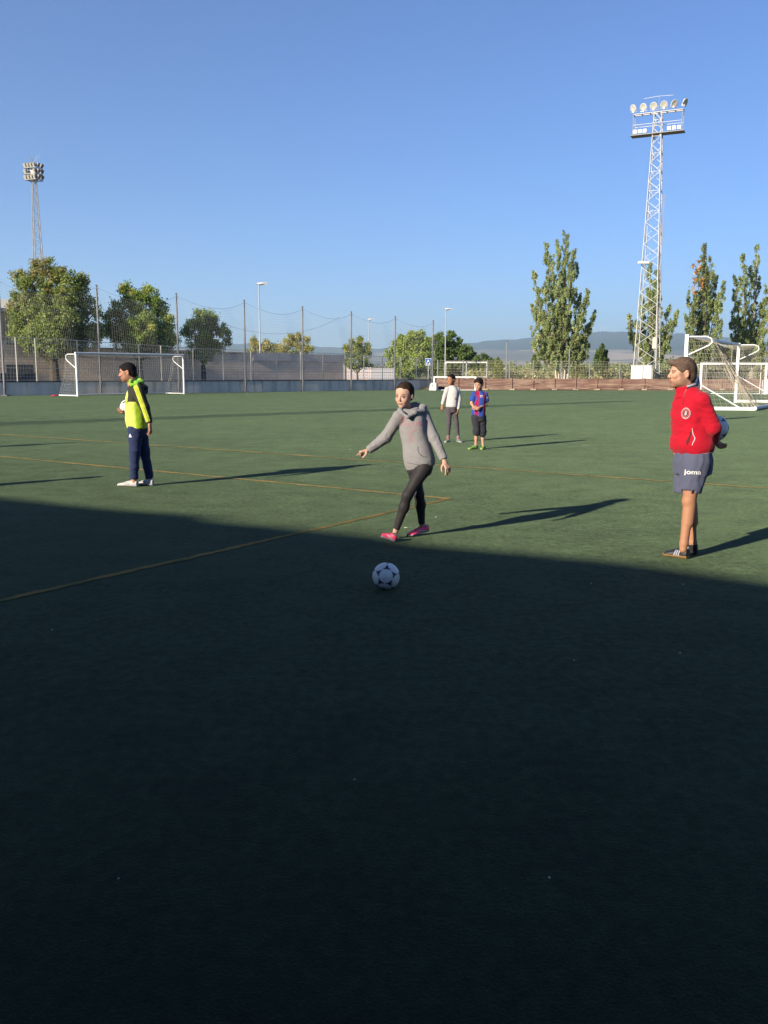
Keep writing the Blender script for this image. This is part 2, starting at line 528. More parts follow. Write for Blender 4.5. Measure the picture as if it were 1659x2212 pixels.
for a, c in zip(fpts[:-1], fpts[1:]):
    p, q = wallpt(a, .26), wallpt(c, .26); zp, zq = fence_top(a, p.y), fence_top(c, q.y)
    b = MB(); n = max(3, int((q - p).length / .2))
    for k in range(n + 1):
        r_ = p.lerp(q, k / n); zt = zp + (zq - zp) * k / n
        b.tube([(r_.x, r_.y, WALL_H + .08), (r_.x, r_.y, zt)], .008, 3, False)
    for t in (.02, .1, .18, .3, .42, .54, .66, .78, .9, 1.0):
        r1 = .022 if t in (.02, 1.0, .3) else .009
        b.tube([(p.x, p.y, WALL_H + .08 + (zp - WALL_H - .08) * t), (q.x, q.y, WALL_H + .08 + (zq - WALL_H - .08) * t)], r1, 3, False)
    b.obj('mesh_panel', FM2, root)

# tall posts and the ball stop net
NETM = mat('net_cord', (.30, .31, .31), .8)
POLEM = mat('net_pole', (.17, .17, .18), .5, .2, noise=.2, nscale=2)
npoles = [(-120, 590), (10, 602), (218, 618), (387, 636), (531, 650), (655, 664), (759, 675), (853, 685), (934, 694)]
labs = ['tall dark net pole outside the picture on the left', 'tallest net pole, at the left edge of the picture', 'net pole between the two biggest round trees', 'net pole right of the second round tree',
        'net pole left of the near street lamp', 'net pole right of the near street lamp', 'net pole before the grey hall end', 'net pole before the pale willow clump', 'last net pole beside the crossing sign']
poles = []
for (px, py), lab in zip(npoles, labs):
    p = wallpt(px, -.12); z = TOPZ(px, py, p.y)
    lean = (P(px, py, p.y).x - p.x) * .0
    b = MB(); b.tube([(p.x, p.y, 0), (p.x, p.y, z * .5), (p.x, p.y, z)], [.072, .066, .055], 8)
    rt = empty('net_pole', tuple(p), lab, 'pole', 'tall dark poles of the ball stop net')
    b.obj('shaft', POLEM, rt); b = MB(); b.tube([(p.x, p.y, z), (p.x, p.y, z + .08)], .07, 8); b.obj('cap', DARK_STEEL, rt)
    b = MB(); b.box((p.x, p.y, .03), (.4, .4, .06)); b.obj('base_plate', DARK_STEEL, rt)
    poles.append((p, z))
nroot = empty('ball_stop_net', tuple(poles[4][0]), 'sagging ball stop net hung between the tall dark poles', 'net')
def sag_curve(p, q, zp, zq, sag, n, off=0.0, skew=0.0):
    pts = []
    for k in range(n + 1):
        t = k / n
        a = p.lerp(q, t); s = 4 * t * (1 - t)
        s *= (1 + skew * (t - .5) * 2)
        pts.append(Vector((a.x, a.y, zp + (zq - zp) * t - sag * s)) + wn_ * (-.35 * 4 * t * (1 - t)))
    return pts
rn = random.Random(2)
for i in range(len(poles) - 1):
    (p, zp), (q, zq) = poles[i], poles[i + 1]
    b = MB(); W = (q - p).length
    nv = int(W / .125)
    sag = W * .12
    topc = sag_curve(p, q, zp - .1, zq - .1, sag, nv, skew=rn.uniform(-.3, .3))
    midc = sag_curve(p, q, 3.0, 3.0, .7, nv, skew=rn.uniform(-.4, .4))
    midc = [m_ + wn_ * -.25 + wd * (.5) * math.sin(k / nv * math.pi) for k, m_ in enumerate(midc)]
    for k in range(nv + 1):
        pts = [topc[k], topc[k].lerp(midc[k], .5) + wd * .10, midc[k], Vector((p.lerp(q, k / nv).x, p.lerp(q, k / nv).y, .9)) - wn_ * .1]
        b.tube(pts, .0027, 3, False)
    nh = int((zp - 3) / .2)
    for h in range(1, nh):
        t = h / nh
        b.tube([topc[k].lerp(midc[k], t) + wd * .2 * t * (1 - t) for k in range(0, nv + 1, 3)], .0026, 3, False)
    b.tube(topc, .011, 4, False); b.tube(midc, .007, 4, False)
    b.obj('net_panel', NETM, nroot)
# a slack second rope behind
b = MB(); b.tube(sag_curve(wallpt(440, 3), wallpt(735, 3), TOPZ(440, 680, wallpt(440, 3).y), TOPZ(735, 685, wallpt(735, 3).y), 1.4, 24), .011, 4, False)
b.obj('slack_rope', NETM, nroot)
# ------------------------------------------------------------------ buildings behind the wall
def slab_building(name, label, p0, p1, off, ztops, m, roofm, depth=12):
    pass
def brick_wall_mat(name, c1, c2, sc):
    m, nt, b = newmat(name)
    tc = nt.nodes.new('ShaderNodeTexCoord')
    geo = nt.nodes.new('ShaderNodeNewGeometry')
    vm = nt.nodes.new('ShaderNodeVectorMath'); vm.operation = 'DOT_PRODUCT'
    nt.links.new(geo.outputs['Position'], vm.inputs[0]); vm.inputs[1].default_value = tuple(wd)
    sp = nt.nodes.new('ShaderNodeSeparateXYZ'); nt.links.new(geo.outputs['Position'], sp.inputs[0])
    cb = nt.nodes.new('ShaderNodeCombineXYZ'); nt.links.new(vm.outputs['Value'], cb.inputs[0]); nt.links.new(sp.outputs['Z'], cb.inputs[1])
    br = nt.nodes.new('ShaderNodeTexBrick'); nt.links.new(cb.outputs[0], br.inputs['Vector'])
    br.inputs['Scale'].default_value = sc; br.inputs['Color1'].default_value = (*c1, 1); br.inputs['Color2'].default_value = (*c2, 1)
    br.inputs['Mortar'].default_value = (c1[0] * .72, c1[1] * .72, c1[2] * .72, 1); br.inputs['Mortar Size'].default_value = .03
    n = noise_node(nt, cb.outputs[0], .6, 5, .6)
    v = nt.nodes.new('ShaderNodeVectorMath'); v.operation = 'SCALE'
    mr = nt.nodes.new('ShaderNodeMapRange'); mr.inputs[1].default_value = .3; mr.inputs[2].default_value = .7; mr.inputs[3].default_value = .85; mr.inputs[4].default_value = 1.12
    nt.links.new(n, mr.inputs[0]); nt.links.new(br.outputs['Color'], v.inputs[0]); nt.links.new(mr.outputs[0], v.inputs['Scale'])
    nt.links.new(v.outputs[0], b.inputs['Base Color']); b.inputs['Roughness'].default_value = .9
    return m
HALL = brick_wall_mat('hall_block_wall', (.74, .58, .46), (.66, .53, .43), 1.2)
HALLR = mat('hall_fascia', (.38, .36, .37), .7, noise=.1, nscale=.5)
OFF = 7.0
RZ = Matrix.Rotation(math.atan2(wd.y, wd.x), 3, 'Z')
# long hall: polygon front that follows the measured roof line
def hall(label, pxa, pya, pxb, pyb, off, dep, m, rm, fas=0.25):
    a, c = wallpt(pxa, off), wallpt(pxb, off)
    za, zc = TOPZ(pxa, pya, a.y), TOPZ(pxb, pyb, c.y)
    r = empty('sports_hall', tuple((a + c) / 2), label, 'building')
    a2, c2 = a + wn_ * dep, c + wn_ * dep
    v = [(a.x, a.y, 0), (c.x, c.y, 0), (c2.x, c2.y, 0), (a2.x, a2.y, 0), (a.x, a.y, za), (c.x, c.y, zc), (c2.x, c2.y, zc), (a2.x, a2.y, za)]
    mesh_obj('wall', v, [(0, 1, 5, 4), (1, 2, 6, 5), (2, 3, 7, 6), (3, 0, 4, 7)], m, r)
    e = -wn_ * .08 - wd * .1; e2 = wn_ * .08 + wd * .1
    w = [a + e, c + (-wn_ * .08 + wd * .1), c2 + e2, a2 + (wn_ * .08 - wd * .1)]
    v = [(p.x, p.y, z) for p, z in zip(w, (za, zc, zc, za))] + [(p.x, p.y, z + fas) for p, z in zip(w, (za, zc, zc, za))]
    mesh_obj('roof', v, [(3, 2, 1, 0), (4, 5, 6, 7), (0, 1, 5, 4), (1, 2, 6, 5), (2, 3, 7, 6), (3, 0, 4, 7)], rm, r)
    return r, a, c, za, zc
r1, a, c, za, zc = hall('long low brown block hall behind the mesh fence and the round trees', -200, 741, 548, 764.5, OFF, 9, HALL, mat('hall_roof_edge', (.4, .35, .3), .8), .12)
r2, a, c, za, zc = hall('low grey hall section with a dark flat roof band, behind the near street lamp', 549, 779, 742, 783, OFF - .0, 8, HALL, HALLR, .66)
# white door shape and dark dumpsters at its foot
bb = MB(); p = wallpt(45, OFF - .12); bb.box((p.x, p.y, 1.0), (1.9, .1, 1.9), RZ); bb.obj('door', mat('hall_door', (.07, .07, .08), .6), r1)
bb = MB(); p = wallpt(28, 3.5)
root = empty('waste_container', tuple(p), 'dark waste container behind the fence left of the far goal', 'container')
bb.box((p.x, p.y, .7), (2.6, 1.2, 1.1), RZ); bb.obj('body', mat('container_grey', (.05, .055, .06), .6), root)
bb = MB(); bb.box((p.x, p.y, 1.32), (2.7, 1.3, .12), RZ); bb.obj('lid', mat('container_lid', (.035, .04, .045), .6), root)
bb = MB(); bb.tube([p + wd * -.8 + Vector((0, 0, 0)), p + wd * -.8 + Vector((0, 0, .16))], .12, 8); bb.obj('wheel', DARK_STEEL, root)

# taller ochre house at the far left with a white roof edge
p = P(-30, 800, 96); p.z = 0
root = empty('ochre_house', tuple(p), 'ochre house with a white roof edge at the far left behind the biggest tree', 'building')
w0, w1 = P(-160, 800, 92), P(52, 800, 100)
z0 = TOPZ(-160, 664, 92); z1 = TOPZ(40, 667, 100)
OCH = mat('ochre_render', (.26, .20, .12), .9, noise=.12, nscale=.5)
v = [(w0.x, w0.y, 0), (w1.x, w1.y, 0), (w1.x - 4, w1.y + 12, 0), (w0.x - 4, w0.y + 12, 0)]
v += [(q[0], q[1], z0) for q in v]
mesh_obj('wall', v, [(0, 1, 5, 4), (1, 2, 6, 5), (2, 3, 7, 6), (3, 0, 4, 7)], OCH, root)
v2 = [(q[0] + dx, q[1] + dy, z0 + dz) for dz in (0, .38) for q, (dx, dy) in zip(v[:4], ((-.3, -.3), (.3, -.3), (.3, .3), (-.3, .3)))]
mesh_obj('roof', v2, [(3, 2, 1, 0), (4, 5, 6, 7), (0, 1, 5, 4), (1, 2, 6, 5), (2, 3, 7, 6), (3, 0, 4, 7)], mat('roof_edge_white', (.3, .3, .29), .6), root)
for px in (4, 22):
    q = P(px, 745, 94.5 + px * .035); bb = MB(); bb.box((q.x, q.y, q.z), (1.1, .1, .9)); bb.obj('window', mat('dark_glass', (.03, .035, .04), .1), root)
bb = MB(); q = P(12, 660, 99); bb.box((q.x, q.y, z0 + .8), (1.0, .8, 1.0)); bb.obj('chimney', mat('chimney_white', (.22, .22, .22), .7), root)

# grey building and painted wall further right
def box_bld(name, label, cat, pxa, pya, pxb, pyb, Y, m, dep=3, roofm=None, ang=0):
    a, c = P(pxa, pya, Y), P(pxb, pyb, Y + ang)
    r = empty(name, ((a.x + c.x) / 2, Y, 0), label, cat)
    v = [(a.x, a.y, 0), (c.x, c.y, 0), (c.x + .2, c.y + dep, 0), (a.x, a.y + dep, 0), (a.x, a.y, a.z), (c.x, c.y, c.z), (c.x + .2, c.y + dep, c.z), (a.x, a.y + dep, a.z)]
    mesh_obj('wall', v, [(0, 1, 5, 4), (1, 2, 6, 5), (2, 3, 7, 6), (3, 0, 4, 7)], m, r)
    v = [(q[0], q[1] - .05 if k < 2 else q[1] + .05, q[2]) for k, q in enumerate(v[4:])]; v += [(q[0], q[1], q[2] + .09) for q in v]
    mesh_obj('coping', v, [(3, 2, 1, 0), (4, 5, 6, 7), (0, 1, 5, 4), (1, 2, 6, 5), (2, 3, 7, 6), (3, 0, 4, 7)], roofm or m, r)
    return r
mg, nt, b_ = newmat('graffiti_wall')
tc = nt.nodes.new('ShaderNodeTexCoord'); mp = nt.nodes.new('ShaderNodeMapping'); mp.inputs['Scale'].default_value = (.9, 1, 1.4)
nt.links.new(tc.outputs['Object'], mp.inputs[0])
n = noise_node(nt, mp.outputs[0], 2.2, 3, .7)
cc = ramp(nt, n, [(.38, (.5, .48, .48)), (.45, (.36, .20, .17)), (.5, (.5, .46, .45)), (.56, (.2, .24, .33)), (.62, (.52, .5, .48))])
nt.links.new(cc, b_.inputs['Base Color'])
box_bld('painted_wall', 'pale low wall covered in faded pink graffiti, beyond the mesh fence', 'wall', 740, 796, 803, 795, 122, mg, .5, mat('wall_cap', (.7, .68, .66), .7))
box_bld('grey_shed', 'flat grey shed right of the faded graffiti wall', 'building', 803.5, 796, 851, 797, 121, mat('shed_grey', (.30, .30, .33), .7), 4)
box_bld('grey_panel_wall', 'pale grey wall between the brown hall end and the graffiti wall', 'wall', 738, 784, 745, 784, 118, mat('panel_grey', (.4, .4, .4), .7), .4)

# ------------------------------------------------------------------ street lamps
def street_lamp(px, pyt, Y, arm, label, wc=(.4, .4, .4)):
    p = BASE(px, Y); top = P(px, pyt, Y); z = top.z
    root = empty('street_lamp', tuple(p), label, 'street lamp', 'street lamps beyond the fences')
    m = mat('lamp_post_grey', (.30, .31, .32), .5, .1)
    b = MB(); b.tube([(p.x, p.y, 0), (p.x, p.y, z * .5), (p.x, p.y, z)], [.085, .07, .045], 8); b.obj('post', m, root)
    b = MB(); s = arm
    b.tube([(p.x, p.y, z), (p.x + s * .35, p.y, z + .06)], .04, 6); b.obj('arm', m, root)
    v = []; f = []
    n = 9
    for k in range(n):
        t = k / (n - 1); w = .16 * math.sin(math.pi * (.12 + .8 * t)) + .04; h = .12 * math.sin(math.pi * (.15 + .75 * t)) + .03
        x = p.x + s * (-.2 + .95 * t)
        for j in range(8):
            a = 2 * math.pi * (j + .5) / 8
            v.append((x, p.y + math.cos(a) * w, z + .1 + max(-.05, math.sin(a) * h) + .05 * t))
    for k in range(n - 1):
        for j in range(8): f.append((k * 8 + j, k * 8 + (j + 1) % 8, (k + 1) * 8 + (j + 1) % 8, (k + 1) * 8 + j))
    f.append(tuple(range(8))); f.append(tuple((n - 1) * 8 + j for j in range(8))[::-1])
    mesh_obj('lamp_head', v, f, mat('lamp_head_grey', wc, .4), root, True)
    b = MB(); b.box((p.x + s * .35, p.y, z + .045), (.7, .22, .03)); b.obj('lens', mat('lamp_lens', (.5, .5, .48), .2), root)
street_lamp(563, 616, 84, 1, 'nearest street lamp, tall pale post above the grey hall')
street_lamp(961, 670, 116, 1, 'street lamp with pale head rising beside the crossing sign')
street_lamp(797, 692, 140, 1, 'farthest street lamp, small dark head above the yellowish shrub', (.12, .12, .13))

# pedestrian crossing sign
Ys = 92
root = empty('crossing_sign', tuple(BASE(925, Ys)), 'blue square pedestrian crossing sign on a thin pale post', 'road sign')
p = BASE(925, Ys)
s0, s1 = P(918.5, 774, Ys), P(931.5, 789.5, Ys)
b = MB(); b.tube([(p.x, p.y + .05, 0), (p.x, p.y + .05, s0.z)], .035, 8); b.obj('post', GALV, root)
b = MB(); b.bbox((s0.x, Ys - .02, s1.z), (s1.x, Ys + .02, s0.z)); b.obj('sign_plate', mat('sign_edge_white', (.6, .6, .62), .4), root)
e = .04
b = MB(); b.bbox((s0.x + e, Ys - .026, s1.z + e), (s1.x - e, Ys - .021, s0.z - e)); pl = b.obj('blue_field', mat('sign_blue', (.02, .12, .42), .4), root)
cx, w, zb, zt = (s0.x + s1.x) / 2, (s1.x - s0.x), s1.z, s0.z
v = [(cx - w * .36, Ys - .03, zb + w * .13), (cx + w * .36, Ys - .03, zb + w * .13), (cx, Ys - .03, zt - w * .12)]
v += [(q[0], Ys - .0265, q[2]) for q in v]
mesh_obj('white_triangle', v, [(0, 1, 2), (5, 4, 3), (0, 3, 4, 1), (1, 4, 5, 2), (2, 5, 3, 0)], mat('sign_white', (.75, .75, .75), .4), root)
b = MB(); y = Ys - .034; c0 = zb + w * .16
b.tube([(cx, y, c0 + w * .43), (cx + .001, y, c0 + w * .49)], .05, 8)
b.tube([(cx, y, c0 + w * .40), (cx - .01, y, c0 + w * .24)], [.05, .04], 6)
b.tube([(cx - .01, y, c0 + w * .25), (cx - .12, y, c0 + w * .02)], .026, 6); b.tube([(cx - .01, y, c0 + w * .25), (cx + .10, y, c0 + w * .02)], .026, 6)
b.tube([(cx, y, c0 + w * .37), (cx + .11, y, c0 + w * .25)], .02, 6); b.tube([(cx, y, c0 + w * .37), (cx - .09, y, c0 + w * .24)], .02, 6)
for k in range(4): b.box((cx - .2 + .13 * k, y + .001, c0 + .005), (.06, .004, .03))
b.obj('walking_figure', mat('sign_black', (.01, .01, .012), .5), root)
# ------------------------------------------------------------------ floodlight masts
def zig(b, corners_lo, corners_hi, n, r, jr=None, ratio=1.0):
    "lattice between four tapering legs; panels shrink upwards"
    st = [ratio ** (i / (n - 1)) for i in range(n)]; tot = sum(st); cum = [0]
    for q in st: cum.append(cum[-1] + q / tot)
    L = [[corners_lo[k].lerp(corners_hi[k], cum[i]) for i in range(n + 1)] for k in range(4)]
    for k in range(4):
        k2 = (k + 1) % 4
        for i in range(n):
            a, c = (L[k][i], L[k2][i + 1]) if i % 2 == 0 else (L[k2][i], L[k][i + 1])
            b.tube([a, c], r, 4, False)
            if jr and i % 2 == 1 and i > n * jr: b.tube([L[k][i], L[k2][i]], r * .8, 4, False)
def square(c, s, ang, z):
    return [Vector((c.x + s * math.cos(ang + math.pi / 4 + k * math.pi / 2) * .7071, c.y + s * math.sin(ang + math.pi / 4 + k * math.pi / 2) * .7071, z)) for k in range(4)]
def lamp_bowl(root, c, aim, r, m, ml, name='floodlight'):
    "round reflector housing: bowl, lens and gear box"
    aim = Vector(aim).normalized(); c = Vector(c)
    u = aim.cross(Vector((0, 0, 1))).normalized(); w = u.cross(aim)
    prof = [(-.55, .28), (-.5, .5), (-.2, .9), (0, 1.0), (.12, 1.02), (.12, .93)]
    v = []; f = []; n = 14
    for (t, rr) in prof:
        for k in range(n):
            a = 2 * math.pi * k / n
            v.append(c + aim * (t * r) + (u * math.cos(a) + w * math.sin(a)) * rr * r)
    for i in range(len(prof) - 1):
        for k in range(n): f.append((i * n + k, i * n + (k + 1) % n, (i + 1) * n + (k + 1) % n, (i + 1) * n + k))
    f.append(tuple(range(n))[::-1])
    o = mesh_obj(name, [tuple(q) for q in v], f, m, root, True)
    ll = [c + aim * (.05 * r) + (u * math.cos(2 * math.pi * k / n) + w * math.sin(2 * math.pi * k / n)) * .92 * r for k in range(n)]
    cc = c + aim * (-.05 * r)
    mesh_obj('lens', [tuple(q) for q in ll] + [tuple(cc)], [(k, (k + 1) % n, n) for k in range(n)], ml, o)
    b = MB(); M = Matrix((u, aim, w)).transposed()
    b.box(c - w * r * .95 - aim * .1 * r, (r * .5, r * .9, r * .55), M); b.obj('gear_box', m, o)
    b = MB(); b.tube([c + u * r * 1.05, c + u * r * 1.05 - w * r * 1.15, c - w * r * 1.15 - u * r * 1.05, c - u * r * 1.05], .03, 5, False); b.obj('bracket', GALV, o)
MASTM = mat('mast_galvanised', (.28, .28, .285), .5, .15, noise=.12, nscale=2)
LAMPM = mat('lamp_housing', (.62, .6, .56), .45, .05)
LENSM = mat('lamp_glass', (.42, .42, .38), .15, .2)
def mast_a():
    Y = 84.0; base = BASE(1395, Y); topz = TOPZ(1418, 243, Y)
    root = empty('floodlight_mast', tuple(base), 'tall pale lattice mast with six round lamps on its crossbeam', 'floodlight mast')
    ang = math.atan2(-.436, .9)
    lo = square(base, 2.0, ang, 1.4); hi = square(base, .62, ang, topz)
    b = MB()
    for k in range(4): b.tube([lo[k] - Vector((0, 0, 1.4)), lo[k], hi[k]], [.055, .055, .036], 5)
    b.obj('legs', MASTM, root)
    b = MB(); zig(b, lo, hi, 24, .028, .5, .5); b.obj('lattice', MASTM, root)
    a = Vector((.90, -.436, 0)); s = Vector((-a.y, a.x, 0))
    if s.y > 0: s = -s                           # towards the camera
    W = 4.25; c = Vector((base.x, base.y, topz))
    b = MB()
    for o in (-.25, .25): b.tube([c - a * W / 2 + s * o, c + a * W / 2 + s * o], .06, 5)
    for i in range(7): b.tube([c + a * W * (i / 6 - .5) - s * .25, c + a * W * (i / 6 - .5) + s * .25], .045, 4)
    b.obj('crossbeam', mat('mast_grey', (.25, .25, .26), .5, .1), root)
    zp = topz - 1.8
    b = MB(); M = Matrix((a, s, Vector((0, 0, 1)))).transposed()
    b.box((c.x, c.y, zp), (W + .3, 1.0, .07), M)
    for o in (-.5, .5): b.tube([Vector((c.x, c.y, zp)) - a * (W / 2 + .15) + s * o, Vector((c.x, c.y, zp)) + a * (W / 2 + .15) + s * o], .05, 4)
    b.obj('platform', mat('platform_grey', (.2, .2, .2), .7), root)
    b = MB()
    for sx in (-1, 1):
        for o in (-.45, .45):
            q = c + a * sx * (W / 2 - .05) + s * o
            b.tube([Vector((q.x, q.y, zp)), q], .035, 4)
    for o in (-.45, .45):
        q0 = c - a * (W / 2 - .05) + s * o; q1 = c + a * (W / 2 - .05) + s * o
        b.tube([q0 - Vector((0, 0, .95)), q1 - Vector((0, 0, .95))], .028, 4)
    b.obj('railing', MASTM, root)
    yaws = [-.5, -.2, .05, .15, .7, 1.15]
    for i in range(6):
        q = c + a * W * (i / 5 - .5) * 1.04 + Vector((0, 0, .62))
        d = (s * math.cos(yaws[i]) + a * math.sin(yaws[i])) ; d.z = -.42
        lamp_bowl(root, q, d, .30, LAMPM, LENSM)
    for sx in (-1, 1):
        for j in range(3):
            q = Vector((c.x, c.y, zp + .28)) + a * sx * (W / 2 - .25 - .42 * j) + s * .42
            b = MB(); b.box(q, (.3, .2, .3), M); o = b.obj('small_floodlight', mat('small_lamp_white', (.66, .66, .6), .4), root)
            b = MB(); b.box(q + s * .105, (.2, .02, .2), M); b.obj('lens', LENSM, o)
    b = MB(); q = c + Vector((0, 0, 1.3)); b.tube([q - a * 1.3, q - Vector((0, 0, -.06)), q + a * 1.2], .02, 4); b.tube([c, q], .02, 4); b.obj('lightning_rod', MASTM, root)
    # street lantern bolted half way up and the cabinets
    q = P(1390, 567, Y - .7); b = MB(); b.box(q, (.9, .35, .2)); b.tube([q, q + Vector((.9, .5, -.25))], .04, 5); b.obj('side_lantern', LAMPM, root)
    q0, q1 = P(1410.5, 729, Y - .9), P(1419, 753, Y - .9)
    b = MB(); b.bbox((q0.x, q0.y - .12, q1.z), (q1.x, q0.y + .12, q0.z)); b.obj('switch_box', mat('switch_box_cream', (.5, .49, .42), .5), root)
    b = MB()
    for k in range(2):
        q = BASE(1411 + k * 4, Y - .8); b.tube([(q.x, q.y, 0), (q.x, q.y, 17)], .04, 4)
    b.obj('cable_duct', mat('mast_grey', (.25, .25, .26), .5, .1), root)
    b = MB(); b.box((base.x, base.y, .2), (2.4, 2.4, .5), M); b.obj('footing', CONCRETE, root)
    return root
ma = mast_a()
# white cabinet at its foot
q0, q1 = P(1369.5, 790, 82), P(1404, 816, 82)
root = empty('electrical_cabinet', ((q0.x + q1.x) / 2, 82, 0), 'white cabinet at the foot of the lattice mast behind the mesh fence', 'cabinet')
b = MB(); b.bbox((q0.x, 81.7, 0), (q1.x, 82.9, q0.z)); b.obj('body', mat('cabinet_white', (.62, .62, .6), .6, noise=.04, nscale=3), root)
b = MB(); b.bbox((q0.x - .05, 81.65, q0.z), (q1.x + .05, 82.95, q0.z + .06)); b.obj('lid', mat('cabinet_lid', (.5, .5, .48), .6), root)
b = MB(); b.bbox(((q0.x + q1.x) / 2 - .02, 81.68, .3), ((q0.x + q1.x) / 2 + .02, 81.71, q0.z - .06)); b.obj('door_gap', DARK_STEEL, root)

def mast_b():
    Y = 104.0; base = BASE(97, Y); topz = TOPZ(79, 392, Y); tz = TOPZ(79, 357, Y)
    root = empty('floodlight_mast', tuple(base), 'slender grey mast with stacked lamp racks rising behind the biggest round tree', 'floodlight mast')
    ang = .62
    lo = square(base, 1.5, ang, 0); hi = square(base, .42, ang, topz)
    m = mat('old_mast_grey', (.30, .30, .29), .6, .1, noise=.15, nscale=2); mw = mat('old_mast_pale', (.24, .235, .22), .6)
    b = MB()
    for k in range(4): b.tube([lo[k], hi[k]], [.06, .045], 5)
    b.obj('legs', mw, root)
    b = MB(); zig(b, lo, hi, 30, .020, .4, .5); b.obj('lattice', m, root)
    c = Vector((base.x, base.y, 0)); a = Vector((math.cos(ang - .9), math.sin(ang - .9), 0)); s = Vector((a.y, -a.x, 0)); M = Matrix((a, s, Vector((0, 0, 1)))).transposed()
    for lv in range(3):
        z = topz + .12 + lv * .62
        if lv < 3:
            b = MB()
            for o in (-.62, .62): b.tube([c + a * -.72 + s * o + Vector((0, 0, z)), c + a * .72 + s * o + Vector((0, 0, z))], .05, 4)
            for o in (-.72, .72): b.tube([c + a * o + s * -.62 + Vector((0, 0, z)), c + a * o + s * .62 + Vector((0, 0, z))], .05, 4)
            b.obj('rack', mw, root)
        if lv == 1: 
            b = MB(); b.box(c + Vector((0, 0, z)), (.6, .6, 1.3), M); b.obj('core_frame', m, root)
        for j in range(4):
            if lv == 1 and j in (1, 2): continue
            q = c + a * (-.56 + .375 * j) + s * .6 + Vector((0, 0, z + .28))
            b = MB(); Mt = M @ Matrix.Rotation(-.5, 3, 'X'); b.box(q, (.28, .18, .40), Mt)
            o = b.obj('floodlight', mat('old_lamp_box', (.34, .33, .29), .35, .3), root)
            b = MB(); b.box(q + s * .14 - Vector((0, 0, .07)), (.22, .04, .32), Mt); b.obj('lens', LENSM, o)
        for j in range(2):
            q = c + a * .85 + s * (-.3 + .6 * j) + Vector((0, 0, z + .28)); b = MB(); b.box(q, (.2, .36, .42), M @ Matrix.Rotation(.5, 3, 'Y')); b.obj('floodlight', mat('lamp_back_dark', (.12, .12, .13), .5), root)
            q = c - a * .85 + s * (-.3 + .6 * j) + Vector((0, 0, z + .28)); b = MB(); b.box(q, (.2, .36, .42), M @ Matrix.Rotation(-.5, 3, 'Y')); b.obj('floodlight', mat('lamp_back_dark', (.12, .12, .13), .5), root)
    b = MB(); zt = topz + 1.9
    for k in range(12):
        t = 2 * math.pi * k / 12; b.tube([c + Vector((0, 0, zt)), c + Vector((math.cos(t) * .8, math.sin(t) * .8, zt + .9))], .010, 3, False)
    b.obj('bird_spikes', m, root)
mast_b()
# a third mast outside the picture on the left; only its two striped leg shadow lies across the pitch
def mast_c():
    tip = G(1360, 866.5); near = G(0, 931)
    d = (tip - near).normalized()
    H = 20.5
    base = tip + SUN_H * (H / math.tan(SUN_EL))
    root = empty('floodlight_mast', tuple(base), 'lattice mast outside the picture whose long thin shadow crosses the pitch', 'floodlight mast')
    lo = square(base, 1.5, .3, 0); hi = square(base, .6, .3, H)
    b = MB()
    for k in range(4): b.tube([lo[k], hi[k]], [.08, .06], 5)
    b.obj('legs', MASTM, root)
    b = MB(); zig(b, lo, hi, 34, .03); b.obj('lattice', MASTM, root)
mast_c()
# ------------------------------------------------------------------ goals
GOALNET = mat('goal_net_cord', (.33, .31, .26), .8)
GOALNET_D = mat('goal_net_cord_far', (.30, .30, .28), .8)
def net_grid(b, c00, c10, c11, c01, nu, nv, r, sagf=None, n=8):
    "cords of a four-sided net panel; sagf(u, v) returns an offset"
    def pt(u, v):
        p = (c00 * (1 - u) + c10 * u) * (1 - v) + (c01 * (1 - u) + c11 * u) * v
        return p + (sagf(u, v) if sagf else Vector((0, 0, 0)))
    for i in range(nu + 1): b.tube([pt(i / nu, k / n) for k in range(n + 1)], r, 3, False)
    for j in range(nv + 1): b.tube([pt(k / n, j / nv) for k in range(n + 1)], r, 3, False)

